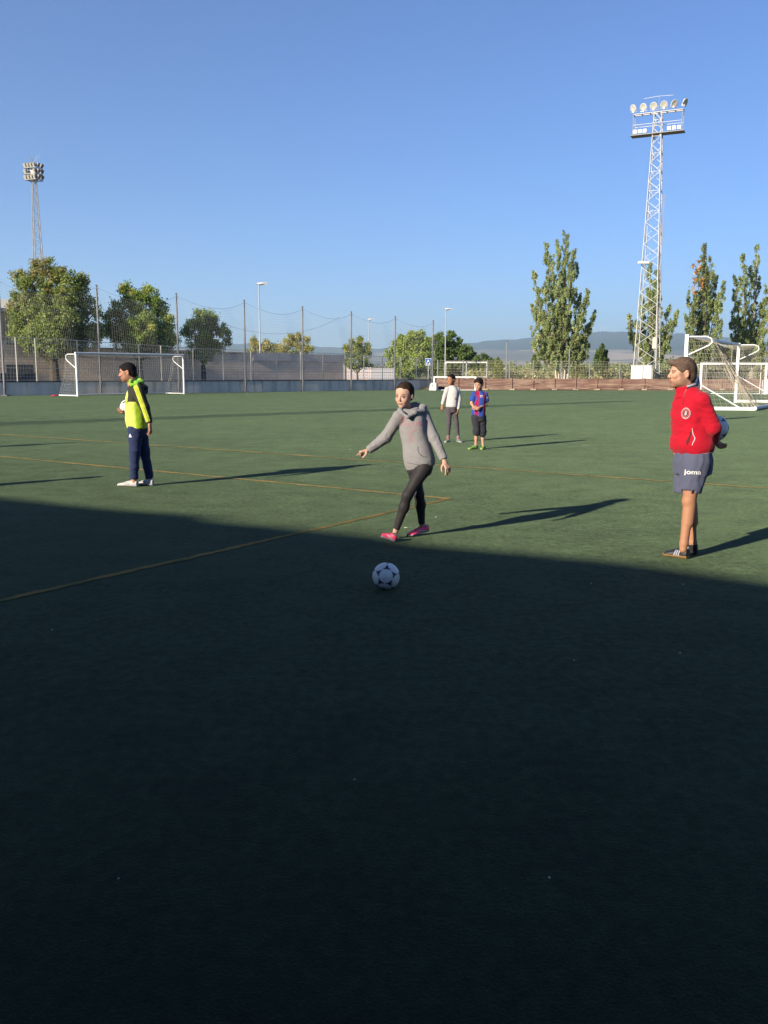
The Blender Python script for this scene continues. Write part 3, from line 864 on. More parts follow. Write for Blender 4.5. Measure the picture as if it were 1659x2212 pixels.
def far_goal():
    a, c = G(168, 856.3), G(398, 851.2)
    Ha = TOPZ(167, 758, a.y); Hc = TOPZ(397, 767.5, c.y); H = (Ha + Hc) / 2
    u = (c - a).normalized(); back = Vector((-u.y, u.x, 0))
    root = empty('full_size_goal', tuple((a + c) / 2), 'full size white goal with net in front of the concrete wall', 'goal')
    m = WHITE_PAINT
    for p in (a, c):
        b = MB(); b.tube([p, p + Vector((0, 0, H))], .065, 12); b.obj('post', m, root)
    b = MB(); b.tube([a + Vector((0, 0, H - .06)) - u * .06, c + Vector((0, 0, H - .06)) + u * .06], .065, 12); b.obj('crossbar', m, root)
    D = 1.05; Db = 2.0
    for p, sg in ((a, 1), (c, 1)):
        t = p + Vector((0, 0, H - .12))
        arm = [t, t + back * D * .8, t + back * D + Vector((0, 0, -.08)), t + back * (D + .02) + Vector((0, 0, -.25)), t + back * D * .9 + Vector((0, 0, -.38)), p + Vector((0, 0, H - 1.0))]
        b = MB(); b.tube(arm, .028, 6); b.obj('net_arm', m, root)
    b = MB(); g0, g1 = a + back * Db + Vector((0, 0, .04)), c + back * Db + Vector((0, 0, .04))
    b.tube([a + Vector((0, 0, .04)), g0, g1, c + Vector((0, 0, .04))], .03, 6); b.obj('ground_bar', m, root)
    ta, tc = a + Vector((0, 0, H - .1)), c + Vector((0, 0, H - .1))
    tb, td = ta + back * D, tc + back * D
    b = MB(); r = .0048
    nu = int((c - a).length / .17)
    net_grid(b, ta, tc, td, tb, nu, 7, r, lambda s, v: Vector((0, 0, -.18 * math.sin(math.pi * s) * v)))
    net_grid(b, tb + Vector((0, 0, -.1)), td + Vector((0, 0, -.1)), g1, g0, nu, 15, r, lambda s, v: back * (-.25 * math.sin(math.pi * v)) + Vector((0, 0, -.25 * math.sin(math.pi * s) * (1 - v))))
    b.obj('net', GOALNET_D, root)
    for p, t0, t1, gg in ((a, ta, tb, g0), (c, tc, td, g1)):
        b = MB(); net_grid(b, t0, t1, gg, p, 10, 15, r, lambda s, v: back * .0 + u * .05 * math.sin(math.pi * v)); b.obj('net', GOALNET_D, root)
far_goal()

def portable_goal():
    "portable goal seen along its mouth: two posts, arms, side ground bars, braces and the back bar on the turf"
    A, C = G(1476, 885.5), G(1588.5, 869.5)
    HA, HC = TOPZ(1482, 722, A.y), TOPZ(1594, 741, C.y)
    m = WHITE_PAINT
    mu = (C - A).normalized()
    dep = (G(1618, 885.5) - A); D = dep.length; dv = dep.normalized()
    dv = (dv * .6 + Vector((mu.y, -mu.x, 0)) * .4).normalized()
    root = empty('portable_goal', tuple((A + C) / 2), 'big white portable goal with net behind the man in the red jacket', 'goal')
    for p, H in ((A, HA), (C, HC)):
        M = Matrix.Rotation(math.atan2(mu.y, mu.x), 3, 'Z')
        b = MB(); b.box((p.x, p.y, H / 2), (.12, .14, H), M); b.obj('post', m, root)
        t = p + Vector((0, 0, H - .1)); L = .98
        b = MB(); b.tube([t, t + dv * L * .8, t + dv * L + Vector((0, 0, -.08)), t + dv * (L + .03) + Vector((0, 0, -.24)), t + dv * L * .9 + Vector((0, 0, -.36)), p + Vector((0, 0, H - .88))], .032, 8); b.obj('net_arm', m, root)
        b = MB(); e = p + dv * (D * .80) + Vector((0, 0, .09)); b.tube([p + Vector((0, 0, H * .455)), e], .03, 8); b.obj('brace', m, root)
        b = MB(); mid = p + dv * D * .5; b.box((mid.x, mid.y, .075), (D, .13, .14), Matrix.Rotation(math.atan2(dv.y, dv.x), 3, 'Z')); b.obj('side_ground_bar', m, root)
    b = MB(); b.tube([A + Vector((0, 0, HA - .09)), C + Vector((0, 0, HC - .09))], .08, 10); b.obj('crossbar', m, root)
    g0, g1 = A + dv * D, C + dv * D
    b = MB(); b.tube([g0 + Vector((0, 0, .09)) - mu * .05, g1 + Vector((0, 0, .09)) + mu * .05], .085, 10); b.obj('back_bar', mat('goal_back_bar', (.45, .46, .48), .5), root)
    b = MB(); r = .0030
    tA, tC = A + Vector((0, 0, HA - .15)), C + Vector((0, 0, HC - .15))
    uA, uC = tA + dv * .95, tC + dv * .95
    sg = lambda s, v: Vector((0, 0, -.35 * math.sin(math.pi * s) * v))
    net_grid(b, tA, tC, uC, uA, 40, 5, r, sg)
    g0z, g1z = g0 + Vector((0, 0, .12)), g1 + Vector((0, 0, .12))
    net_grid(b, uA, uC, g1z, g0z, 40, 18, r, lambda s, v: Vector((0, 0, -.35 * math.sin(math.pi * s) * (1 - v))) - dv * (.55 * math.sin(math.pi * v) ** .8))
    b.obj('net', GOALNET, root)
    for t, u, g, p in ((tA, uA, g0z, A), (tC, uC, g1z, C)):
        b = MB(); net_grid(b, t, u, g, p + Vector((0, 0, .12)), 13, 18, r, lambda s, v: mu * .12 * math.sin(math.pi * v)); b.obj('net', GOALNET, root)
    # slack bunch of netting that hangs inside
    rr = random.Random(4)
    b = MB()
    for k in range(44):
        s0 = .12 + rr.gauss(0, .012); s1 = .50 + rr.gauss(0, .09)
        p0 = uA.lerp(uC, s0) + Vector((0, 0, -.2)); p1 = g0z.lerp(g1z, max(.02, s1 - .35)) - dv * rr.uniform(.0, .5)
        m1 = p0.lerp(p1, .4) + Vector((rr.gauss(0, .07), rr.gauss(0, .07), -.15)); m2 = p0.lerp(p1, .75) + Vector((rr.gauss(0, .10), rr.gauss(0, .1), -.2))
        p1.z = .05
        b.tube([p0, m1, m2, p1], .006, 3, False)
    b.obj('slack_net', mat('goal_net_bunch', (.33, .29, .22), .9), root)
portable_goal()

def small_goal(pa, pc, pt, Y, label, midpost=False, thick=.05, depth=.8, pane=False):
    a, c = BASE(pa, Y), BASE(pc, Y); H = TOPZ((pa + pc) / 2, pt, Y)
    root = empty('small_goal', tuple((a + c) / 2), label, 'goal')
    m = WHITE_PAINT
    for p in (a, c): b = MB(); b.bbox((p.x - thick, p.y - thick, 0), (p.x + thick, p.y + thick, H)); b.obj('post', m, root)
    b = MB(); b.bbox((a.x - thick, a.y - thick * 1.04, H - thick * 1.1), (c.x + thick, a.y + thick * 1.04, H + thick)); b.obj('crossbar', m, root)
    b = MB()
    for p in (a, c): b.tube([p + Vector((0, depth, H * .97)), p + Vector((0, depth, .03)), p + Vector((0, 0, .03))], .025, 6); b.tube([p + Vector((0, depth, H * .97)), p + Vector((0, 0, H * .99))], .025, 6)
    b.tube([a + Vector((0, depth, .03)), c + Vector((0, depth, .03))], .03, 6); b.obj('back_frame', m, root)
    if midpost:
        q = (a + c) / 2; b = MB(); b.bbox((q.x - .06, q.y + .01, 0), (q.x + .06, q.y + .06, H)); b.obj('middle_post', m, root)
        b = MB(); b.tube([a + Vector((0, .04, H * .45)), c + Vector((0, .04, H * .45))], .035, 6); b.obj('rail', m, root)
    if pane:
        b = MB(); net_grid(b, a + Vector((0, depth, H * .97)), c + Vector((0, depth, H * .97)), c + Vector((0, depth, .03)), a + Vector((0, depth, .03)), 26, 14, .007); b.obj('net', GOALNET, root)
    return root
small_goal(1513, 1653, 785.5, 66, 'small white goal with slim posts seen through the net of the big portable goal', thick=.065, pane=True, depth=.9)
small_goal(1657, 1760, 821, 67, 'low white goal frame cut off by the right picture edge', thick=.06)
small_goal(962.5, 1052, 782.5, 84, 'white steel goal frame with a middle post behind the brown netting', True, thick=.05)
small_goal(937.5, 1027, 814.5, 76.4, 'low white training goal frame in front of the brown netting', thick=.055, depth=.5)
# ------------------------------------------------------------------ far side: brown mesh barrier, bank, mesh fence
def edge_pt(px, off=0.0):
    Y = G(px, 842.5).y
    p = BASE(px, Y + off); return p
m, nt, b_ = newmat('brown_shade_mesh')
tc = nt.nodes.new('ShaderNodeTexCoord')
mp = nt.nodes.new('ShaderNodeMapping'); mp.inputs['Scale'].default_value = (.22, .22, 3.2); nt.links.new(tc.outputs['Object'], mp.inputs[0])
n = noise_node(nt, mp.outputs[0], 1.6, 5, .65)
n2 = noise_node(nt, tc.outputs['Object'], 1.1, 3, .6)
s = mathn(nt, 'ADD', mathn(nt, 'MULTIPLY', n, .7), mathn(nt, 'MULTIPLY', n2, .3))
c = ramp(nt, s, [(.36, (.12, .060, .045)), (.48, (.19, .105, .08)), (.57, (.25, .17, .125)), (.68, (.32, .24, .18))])
nt.links.new(c, b_.inputs['Base Color']); b_.inputs['Roughness'].default_value = .9
BROWN = m
rb = random.Random(8)
posts_px = [940, 990, 1048, 1106, 1152, 1198, 1244, 1290, 1342, 1392, 1448, 1500, 1560, 1620, 1690]
root = empty('brown_mesh_barrier', tuple(edge_pt(1250)), 'waist high reddish brown mesh barrier along the far touchline', 'barrier')
for a, c in zip(posts_px[:-1], posts_px[1:]):
    p, q = edge_pt(a, .35), edge_pt(c, .35)
    n = 14; v = []; f = []
    for k in range(n + 1):
        t = k / n; r_ = p.lerp(q, t); sag = .05 * 4 * t * (1 - t) + rb.uniform(0, .02)
        for z in (0.02, .35, .7, 1.02 - sag):
            v.append((r_.x, r_.y, z))
    for k in range(n):
        for j in range(3): a_ = k * 4 + j; f.append((a_, a_ + 4, a_ + 5, a_ + 1))
    o = mesh_obj('mesh_panel', v, f, BROWN, root)
    sm = o.modifiers.new('thickness', 'SOLIDIFY'); sm.thickness = .02
for px in posts_px:
    p = edge_pt(px, .30)
    b = MB(); b.tube([(p.x, p.y, 0), (p.x, p.y, 1.06)], .022, 6); b.obj('post', mat('rust_post', (.22, .12, .09), .8), root)
    b = MB(); b.box((p.x, p.y - .02, .055), (.44, .2, .11)); b.obj('foot_block', mat('foot_block', (.33, .27, .2), .9, noise=.15, nscale=3), root)
ROPE = mat('slack_rope_tan', (.40, .31, .22), .9)
def rope(pts, label, r=.014):
    w = [P(x, y, G(x, 842.5).y - .1) for x, y in pts]
    out = []
    for i in range(len(w) - 1):
        for k in range(4): out.append(w[i].lerp(w[i + 1], k / 4))
    out.append(w[-1]); b = MB(); b.tube(out, r, 4, False); b.obj('rope', ROPE, root)
rope([(1149, 817), (1160, 824), (1176, 833), (1196, 837.5), (1225, 839), (1244, 836), (1268, 840), (1290, 842)], '')
rope([(1108, 823), (1128, 826), (1150, 821), (1165, 818)], '')
rope([(1000, 824), (1030, 822), (1060, 826), (1100, 822)], '')
rope([(1340, 839), (1365, 836), (1392, 830), (1415, 835), (1448, 839)], '')
rope([(1262, 833), (1300, 829), (1345, 832), (1392, 831)], '')

# bank of bare earth and dry weeds behind the barrier
def bank_mat():
    m, nt, b = newmat('bare_bank')
    tc = nt.nodes.new('ShaderNodeTexCoord')
    n = noise_node(nt, tc.outputs['Object'], .8, 6, .65)
    c = ramp(nt, n, [(.35, (.11, .095, .04)), (.5, (.21, .17, .09)), (.65, (.3, .23, .14))])
    nt.links.new(c, b.inputs['Base Color']); b.inputs['Roughness'].default_value = 1
    return m
v = []; f = []; NX = 60
for i in range(NX + 1):
    x = 900 + (2100 - 900) * i / NX
    for j, (o_, z) in enumerate(((1.0, .0), (2.2, .55), (4, .72), (9, .6), (20, .3), (60, .0))):
        p = edge_pt(x, o_); v.append((p.x, p.y, z + (.06 * math.sin(i * 1.7 + j) if 0 < j < 5 else 0) - .02))
for i in range(NX):
    for j in range(5): a_ = i * 6 + j; f.append((a_, a_ + 6, a_ + 7, a_ + 1))
o = mesh_obj('earth_bank', v, f, bank_mat(), smooth=True); tag(o, kind='structure')

# dry weeds on the bank: uncountable
GRASSM = mat('dry_weeds', (.1, .1, .05), .9, vcol=True)
def blades(name, n, px0, px1, o0, o1, hmin, hmax, cols, zf, seed):
    r_ = random.Random(seed); v = []; f = []; col = []
    for k in range(n):
        x = r_.uniform(px0, px1); p = edge_pt(x, r_.uniform(o0, o1)); z = zf
        h = r_.uniform(hmin, hmax); w = r_.uniform(.02, .06); a = r_.uniform(0, 6.28); l = r_.uniform(-.3, .3) * h
        dx, dy = math.cos(a) * w, math.sin(a) * w
        i = len(v); v += [(p.x - dx, p.y - dy, z), (p.x + dx, p.y + dy, z), (p.x + l, p.y + l * .5, z + h)]
        f.append((i, i + 1, i + 2)); c = r_.choice(cols); g = r_.uniform(.7, 1.25); col += [(c[0] * g, c[1] * g, c[2] * g)] * 3
    o = mesh_obj(name, v, f, GRASSM, col=np.array(col)); tag(o, kind='stuff')
blades('dry_weeds', 9000, 930, 1750, 1.6, 9, .15, .5, [(.22, .17, .07), (.12, .12, .04), (.3, .23, .12)], .45, 3)

# wire mesh fence behind the bank
FP = [903, 945, 1151, 1211, 1273, 1338, 1400, 1462, 1524, 1590, 1660, 1740]
root = empty('steel_mesh_fence', tuple(edge_pt(1250, 6)), 'wire mesh fence with thin grey posts behind the brown barrier, before the poplars', 'fence')
OFFF = 5.0
def ftop(px): return TOPZ(px, 778.5 + (px - 1150) * .005, edge_pt(px, OFFF).y)
FP = [945, 1000, 1052, 1100, 1151, 1211, 1273, 1338, 1400, 1462, 1524, 1590, 1660, 1740]
for px in FP:
    p = edge_pt(px, OFFF); b = MB(); b.tube([(p.x, p.y, 0), (p.x, p.y, ftop(px))], .055, 6); b.obj('post', mat('fence_post_dark', (.17, .18, .19), .5), root)
for a, c in zip(FP[:-1], FP[1:]):
    p, q = edge_pt(a, OFFF), edge_pt(c, OFFF); b = MB(); n = 18
    for k in range(n + 1):
        r_ = p.lerp(q, k / n); b.tube([(r_.x, r_.y, .5), (r_.x, r_.y, ftop(a) - .05)], .0045, 3, False)
    for k in range(9):
        z = .6 + (ftop(a) - .65) * k / 8; b.tube([(p.x, p.y, z), (q.x, q.y, z)], .0055, 3, False)
    b.obj('mesh_panel', FM2, root)
# taller net poles on that side
for px, py, lab in ((1093, 738, 'thin tall pole of the far net between the goal frame and the poplar'), (1228, 752, 'thin tall pole of the far net before the big poplar trunk'),
                    (1374, 752, 'thin tall pole of the far net beside the lattice mast foot'), (1577, 742, 'thin tall pole of the far net seen through the big goal')):
    p = edge_pt(px, 4.2); z = TOPZ(px, py, p.y)
    rt = empty('net_pole', tuple(p), lab, 'pole')
    b = MB(); b.tube([(p.x, p.y, 0), (p.x, p.y, z)], .05, 6); b.obj('shaft', mat('fence_post_dark', (.17, .18, .19), .5), rt)
    b = MB(); b.tube([(p.x, p.y, z), (p.x, p.y, z + .06)], .07, 6); b.obj('cap', DARK_STEEL, rt)

# end block of the wall, rubbish bag, red bag
p0, p1 = P(927, 827, 77), P(944.5, 827, 77)
root = empty('white_end_block', ((p0.x + p1.x) / 2, 77, 0), 'white rounded block at the end of the concrete wall', 'block')
v = []; x0, x1, z = p0.x, p1.x, p0.z
prof = [(x0 - .02, 0), (x1 + .05, 0), (x1, z - .12), (x1 - .1, z), (x0 + .16, z), (x0 + .05, z - .1)]
v = [(x, 76.7, zz) for x, zz in prof] + [(x + .12, 77.8, zz) for x, zz in prof]
mesh_obj('block', v, [tuple(range(6)), tuple(range(11, 5, -1))] + [(k, 6 + k, 6 + (k + 1) % 6, (k + 1) % 6) for k in range(6)], mat('block_white', (.5, .5, .5), .7, noise=.08, nscale=2), root)
b = MB(); b.tube([((x0 + .28), 76.66, z - .2), ((x0 + .28), 76.71, z - .2)], .05, 8); b.obj('socket', DARK_STEEL, root)

def lump(name, px, py, w, h, m, label, cat):
    p = G(px, py); rr = random.Random(px); bm = bmesh.new(); bmesh.ops.create_icosphere(bm, subdivisions=3, radius=1)
    for v in bm.verts:
        k = 1 + .18 * math.sin(v.co.x * 5 + v.co.y * 3) * math.cos(v.co.z * 4 + 1) + rr.uniform(-.03, .03)
        v.co = Vector((v.co.x * w * k, v.co.y * w * .7 * k, max(0, (v.co.z * .5 + .42)) * h * k))
    me = bpy.data.meshes.new(name); bm.to_mesh(me); bm.free(); me.materials.append(m)
    for q in me.polygons: q.use_smooth = True
    o = bpy.data.objects.new(name, me); o.location = p; link(o); tag(o, label, cat)
lump('rubbish_bag', 952, 842.5, .32, .35, mat('black_bag', (.012, .012, .014), .4), 'dark bag lying by the low white training goal', 'bag')
lump('sports_bag', 118, 856, .22, .10, mat('red_bag', (.42, .02, .07), .6), 'magenta red bag on the turf left of the full size goal', 'bag')

# slim bib and a marker on the far turf right of the goal
# ------------------------------------------------------------------ trees
LEAFM = None
def leaf_material():
    m, nt, b = newmat('foliage')
    a = nt.nodes.new('ShaderNodeAttribute'); a.attribute_name = 'Col'
    nt.links.new(a.outputs['Color'], b.inputs['Base Color'])
    b.inputs['Roughness'].default_value = .55; b.inputs['Specular IOR Level'].default_value = .35
    tr = nt.nodes.new('ShaderNodeBsdfTranslucent')
    sc = nt.nodes.new('ShaderNodeVectorMath'); sc.operation = 'MULTIPLY'; sc.inputs[1].default_value = (1.1, 1.2, .5)
    nt.links.new(a.outputs['Color'], sc.inputs[0]); nt.links.new(sc.outputs[0], tr.inputs['Color'])
    mx = nt.nodes.new('ShaderNodeMixShader'); mx.inputs[0].default_value = .42
    out = nt.nodes['Material Output']
    nt.links.new(b.outputs[0], mx.inputs[1]); nt.links.new(tr.outputs[0], mx.inputs[2]); nt.links.new(mx.outputs[0], out.inputs[0])
    return m
LEAFM = leaf_material()
BARK = mat('bark', (.06, .048, .036), .9, noise=.3, nscale=6)
PALEBARK = mat('pale_bark', (.22, .20, .17), .9, noise=.25, nscale=5)

class Leaves:
    def __init__(s, seed): s.r = np.random.RandomState(seed); s.C = []; s.S = []; s.K = []
    def clump(s, c, rad, n, size, col, var=.22, squash=(1, 1, 1), shell=False):
        d = s.r.normal(size=(n, 3))
        if shell:
            d /= np.linalg.norm(d, axis=1)[:, None] + 1e-6; d *= (s.r.rand(n, 1) ** .33)
        else: d *= .5
        s.C.append(np.array(c) + d * rad * np.array(squash))
        s.S.append(size * s.r.uniform(.6, 1.35, n))
        g = s.r.uniform(1 - var, 1 + var, (n, 1)); h = s.r.uniform(-.12, .12, (n, 1))
        k = np.array(col) * g * (1 + h * np.array([1.0, .2, -1.2])); s.K.append(np.clip(k, .003, 1))
    def build(s, name, parent, up=.25):
        C = np.concatenate(s.C); S = np.concatenate(s.S); K = np.concatenate(s.K) * 2.15; n = len(C)
        u = s.r.normal(size=(n, 3)); u /= np.linalg.norm(u, axis=1)[:, None]
        w = s.r.normal(size=(n, 3)); w -= u * (w * u).sum(1)[:, None]; w /= np.linalg.norm(w, axis=1)[:, None]
        S2 = S[:, None]
        V = np.stack([C - u * S2 * .5, C + w * S2 * .36, C + u * S2 * .6, C - w * S2 * .36], 1).reshape(-1, 3)
        F = np.arange(n * 4).reshape(-1, 4)
        return mesh_obj(name, V, F, LEAFM, parent, False, np.repeat(K, 4, axis=0))

def limb(b, p, q, r0, r1, rr, n=5, bend=.06):
    L = (q - p).length; pts = []; rs = []
    for i in range(n + 1):
        t = i / n
        pts.append(p.lerp(q, t) + Vector((rr.uniform(-1, 1), rr.uniform(-1, 1), rr.uniform(-.4, .4))) * bend * L * math.sin(math.pi * t) * .6)
        rs.append(r0 + (r1 - r0) * t)
    b.tube(pts, rs, 7); return pts

def round_tree(name, label, cat, Y, base_px, lobes, size, col, col2, seed, trunk=.22, dens=1.0, tip=None, group=None, barkm=None, fork=1.6):
    """lobes: (px, py, r_px[, weight of col2]) measured in the photograph, given their own depths"""
    rr = random.Random(seed); k = FPX / Y
    base = BASE(base_px, Y)
    root = empty(name, tuple(base), label, cat, group)
    L = Leaves(seed); b = MB()
    top = base + Vector((0, 0, fork)); b.tube([base - Vector((0, 0, .1)), base + Vector((0.03, 0, fork * .5)), top], [trunk * 1.25, trunk, trunk * .85], 9)
    for lb in lobes:
        px, py, r = lb[:3]; wt = lb[3] if len(lb) > 3 else 0.0
        dy = rr.uniform(-.8, .8) * r / k if len(lb) < 5 else lb[4]
        c = P(px, py, Y + dy * .9); R_ = r / k
        if c.z < .4: c.z = .4
        start = top if c.z > fork + .3 else base + Vector((0, 0, max(.2, c.z * .5)))
        limb(b, start, c, trunk * .34, trunk * .07, rr)
        n = max(8, int(20 * R_ ** 2 * dens)) if R_ > .8 else max(5, int(16 * R_ * dens))
        for i in range(n):
            d = Vector((rr.gauss(0, 1), rr.gauss(0, 1), rr.gauss(0, 1))).normalized() * (R_ * rr.uniform(.25, 1.0) ** .5)
            q = c + Vector((d.x, d.y, d.z * .95))
            if q.z < .25: continue
            if i % 4 == 0: b.tube([c, q], [trunk * .06, trunk * .02], 4, False)
            f = rr.random(); cc = col2 if rr.random() < wt else col
            g = rr.uniform(.78, 1.22)
            L.clump(q, max(.30, R_ * .26), int(74 * dens), size * .62, [x * g for x in cc])
    b.obj('trunk', barkm or BARK, root)
    L.build('crown', root)
    return root

def plume_tree(name, label, cat, Y, base_px, plumes, size, col, col2, seed, trunk=.25, dens=1.0, group=None, base_z=0.0, whip=.06, barkm=None):
    """poplar: limbs sweep up from the trunk; plumes: (px_start, py_start, px_tip, py_tip, r_px[, weight of col2])"""
    rr = random.Random(seed); k = FPX / Y
    base = BASE(base_px, Y); root = empty(name, tuple(base), label, cat, group)
    L = Leaves(seed); b = MB()
    m0 = max(plumes, key=lambda q: q[1] - q[3]); ttop = P(m0[2], m0[3], Y)
    b.tube([base - Vector((0, 0, .1)), base + Vector((0, 0, 1.4)), base.lerp(ttop, .35), base.lerp(ttop, .7), ttop], [trunk * 1.2, trunk, trunk * .7, trunk * .4, .02], 9)
    for pl in plumes:
        x0, y0, x1, y1, r = pl[:5]; wt = pl[5] if len(pl) > 5 else 0.0
        dy = rr.uniform(-1.3, 1.3) * min(1.8, abs(y0 - y1) / k * .22)
        p, q = P(x0, y0, Y + dy * .15), P(x1, y1, Y + dy)
        ax = q - p; Lm = ax.length; R_ = r / k
        mid = p.lerp(q, .5) + Vector(((q.x - p.x) * .16, (q.y - p.y) * .1, -Lm * .02))
        b.tube([p, mid, q], [trunk * .35, trunk * .18, .012], 5, False)
        n = int(Lm / max(.16, R_ * .30) * dens)
        for i in range(n):
            t = rr.random() ** .9
            c = (p.lerp(mid, t * 2) if t < .5 else mid.lerp(q, t * 2 - 1))
            rad = R_ * (.35 + .75 * math.sin(math.pi * (t * .82 + .1))) * (1 if t < .8 else 1 - (t - .8) * 2.6)
            a = rr.uniform(0, 6.28); e = rad * rr.uniform(.2, 1.0)
            c = c + Vector((math.cos(a) * e, math.sin(a) * e, rr.uniform(-.2, .3)))
            up = Vector((math.cos(a) * .25, math.sin(a) * .25, .7)) * rr.uniform(.3, 1.0) * min(1.0, R_)
            cc = col2 if rr.random() < wt else col; g = rr.uniform(.72, 1.28)
            for j in range(3): L.clump(c + up * (j / 2), max(.17, R_ * .24) * (1 - j * .2), int(24 * dens) + 2, size * .60, [x * g for x in cc], squash=(1, 1, 1.25))
    b.obj('trunk', barkm or BARK, root)
    L.build('crown', root)
    return root

G1, G1b = (.090, .110, .034), (.125, .112, .05)
round_tree('plane_tree', 'biggest round tree, green with reddish tips, behind the net at the far left', 'tree', 63, 118,
    [(75, 620, 34, .35), (110, 600, 30, .3), (60, 660, 34, .1), (45, 600, 16, .7), (90, 582, 20, .5), (140, 595, 22, .4), (150, 630, 34, .1), (172, 620, 20, .4), (105, 650, 40), (155, 670, 34), (190, 655, 20),
     (50, 695, 32), (90, 700, 34), (140, 705, 34), (185, 695, 26), (205, 672, 10), (32, 670, 14, .3), (105, 568, 8, .6), (75, 572, 8, .7), (35, 715, 18), (200, 715, 16), (120, 738, 30), (165, 735, 30), (75, 735, 28), (50, 730, 22), (100, 755, 22), (150, 752, 22), (110, 690, 30, .1, -1.6), (125, 725, 30, .05, -1.8), (85, 715, 28, .05, -1.8), (150, 690, 28, .05, -1.6), (75, 650, 26, .2, -1.6), (130, 655, 26, .1, -1.6), (110, 748, 24, .05, -1.5), (195, 735, 18), (210, 715, 12), (38, 640, 10, .6), (178, 598, 8, .6)],
    .21, G1, G1b, 11, .34, 1.25, group='round crowned trees behind the net', fork=2.2)
round_tree('plane_tree', 'second round tree from the left, tall lobes, behind the far white goal', 'tree', 66, 302,
    [(275, 640, 24, .2), (268, 622, 12, .3), (300, 655, 26), (328, 645, 24, .15), (345, 665, 18), (318, 628, 8, .3), (290, 680, 32), (335, 690, 30), (250, 670, 18, .3), (245, 690, 22), (270, 712, 28), (310, 720, 30), (355, 705, 20), (368, 720, 16), (232, 712, 14), (340, 735, 26), (290, 742, 26), (260, 735, 20), (320, 752, 18), (355, 742, 18), (300, 735, 26, .05, -1.5), (320, 700, 24, .05, -1.5), (285, 705, 22, .05, -1.5), (365, 690, 8, .3), (375, 735, 12)],
    .21, (.088, .118, .026), (.17, .16, .04), 12, .28, 1.2, group='round crowned trees behind the net', fork=2.2)
round_tree('plane_tree', 'third and smallest round tree, between two net poles', 'tree', 70, 440,
    [(435, 690, 18), (428, 680, 8, .3), (447, 680, 8, .2), (450, 700, 22), (420, 708, 20), (470, 705, 16), (480, 720, 14), (440, 725, 24), (405, 722, 14), (462, 738, 18), (425, 745, 18), (486, 738, 8), (445, 757, 20), (458, 686, 7), (425, 760, 16), (468, 752, 14), (442, 735, 20, .05, -1.2), (442, 762, 18, .05, -1.2)],
    .2, (.075, .105, .032), (.15, .15, .04), 13, .2, 1.2, group='round crowned trees behind the net', fork=2.0)
# yellowing shrubs above the hall
YG, YG2 = (.12, .125, .045), (.17, .145, .06)
round_tree('leafy_shrub', 'yellowish leafy shrub left of the near street lamp, above the hall roof', 'shrub', 104, 560,
    [(552, 748, 11, .4), (570, 752, 12, .4), (590, 755, 11, .5), (575, 740, 5, .5), (548, 735, 5, .5), (600, 748, 5, .5), (560, 768, 14), (585, 770, 14), (540, 762, 8)], .22, YG, YG2, 14, .12, 1.3, group='yellowing shrubs above the hall roof', fork=2.0)
round_tree('leafy_shrub', 'yellowish leafy shrub with a pointed top right of the near street lamp', 'shrub', 102, 640,
    [(620, 745, 12, .4), (640, 738, 13, .35), (655, 752, 13, .5), (630, 728, 5, .5), (644, 726, 5, .5), (662, 735, 5, .4), (612, 758, 11, .4), (645, 765, 15), (668, 755, 7), (622, 770, 12)], .22, YG, YG2, 15, .12, 1.3, group='yellowing shrubs above the hall roof', fork=2.0)
round_tree('leafy_shrub', 'airy yellow green shrub between two net poles before the far street lamp', 'shrub', 112, 772,
    [(758, 760, 13, .2), (775, 750, 12, .2), (790, 762, 12, .2), (760, 740, 6, .3), (778, 734, 5, .3), (796, 748, 6, .2), (748, 750, 5, .3), (768, 780, 20), (790, 785, 14), (752, 785, 12)], .24, (.085, .105, .028), (.15, .14, .04), 16, .12, 1.2, fork=1.2)
# willow clump: pale left half and dark right half are two trees
round_tree('willow_tree', 'broad pale green willow behind the last net poles', 'tree', 128, 885,
    [(860, 745, 16), (880, 738, 16), (900, 736, 16), (918, 738, 14), (850, 765, 18), (875, 765, 22), (905, 765, 24), (925, 760, 16), (865, 790, 24), (895, 795, 24), (920, 790, 18), (845, 785, 12), (888, 724, 7), (908, 723, 7), (866, 730, 7)], .34, (.13, .16, .038), (.17, .18, .05), 17, .3, 1.25, fork=1.0)
round_tree('poplar_tree', 'dense dark green tree beside the far street lamp, right of the pale willow', 'tree', 124, 965,
    [(945, 742, 16), (965, 738, 16), (985, 748, 18), (1003, 760, 16), (955, 765, 20), (980, 775, 22), (1005, 780, 18), (1022, 780, 14), (940, 790, 16), (965, 798, 18), (995, 798, 18), (975, 724, 7), (950, 727, 8), (1018, 765, 8)], .32, (.055, .08, .024), (.08, .105, .03), 18, .3, 1.3, fork=1.0)
round_tree('leafy_shrub', 'low olive shrub sloping down right of the dark tree', 'shrub', 118, 1050,
    [(1035, 780, 12), (1050, 782, 13), (1065, 788, 12), (1080, 795, 11), (1040, 798, 12), (1060, 802, 12), (1044, 770, 5)], .3, (.058, .078, .022), (.1, .1, .03), 19, .1, 1.2, fork=.8)

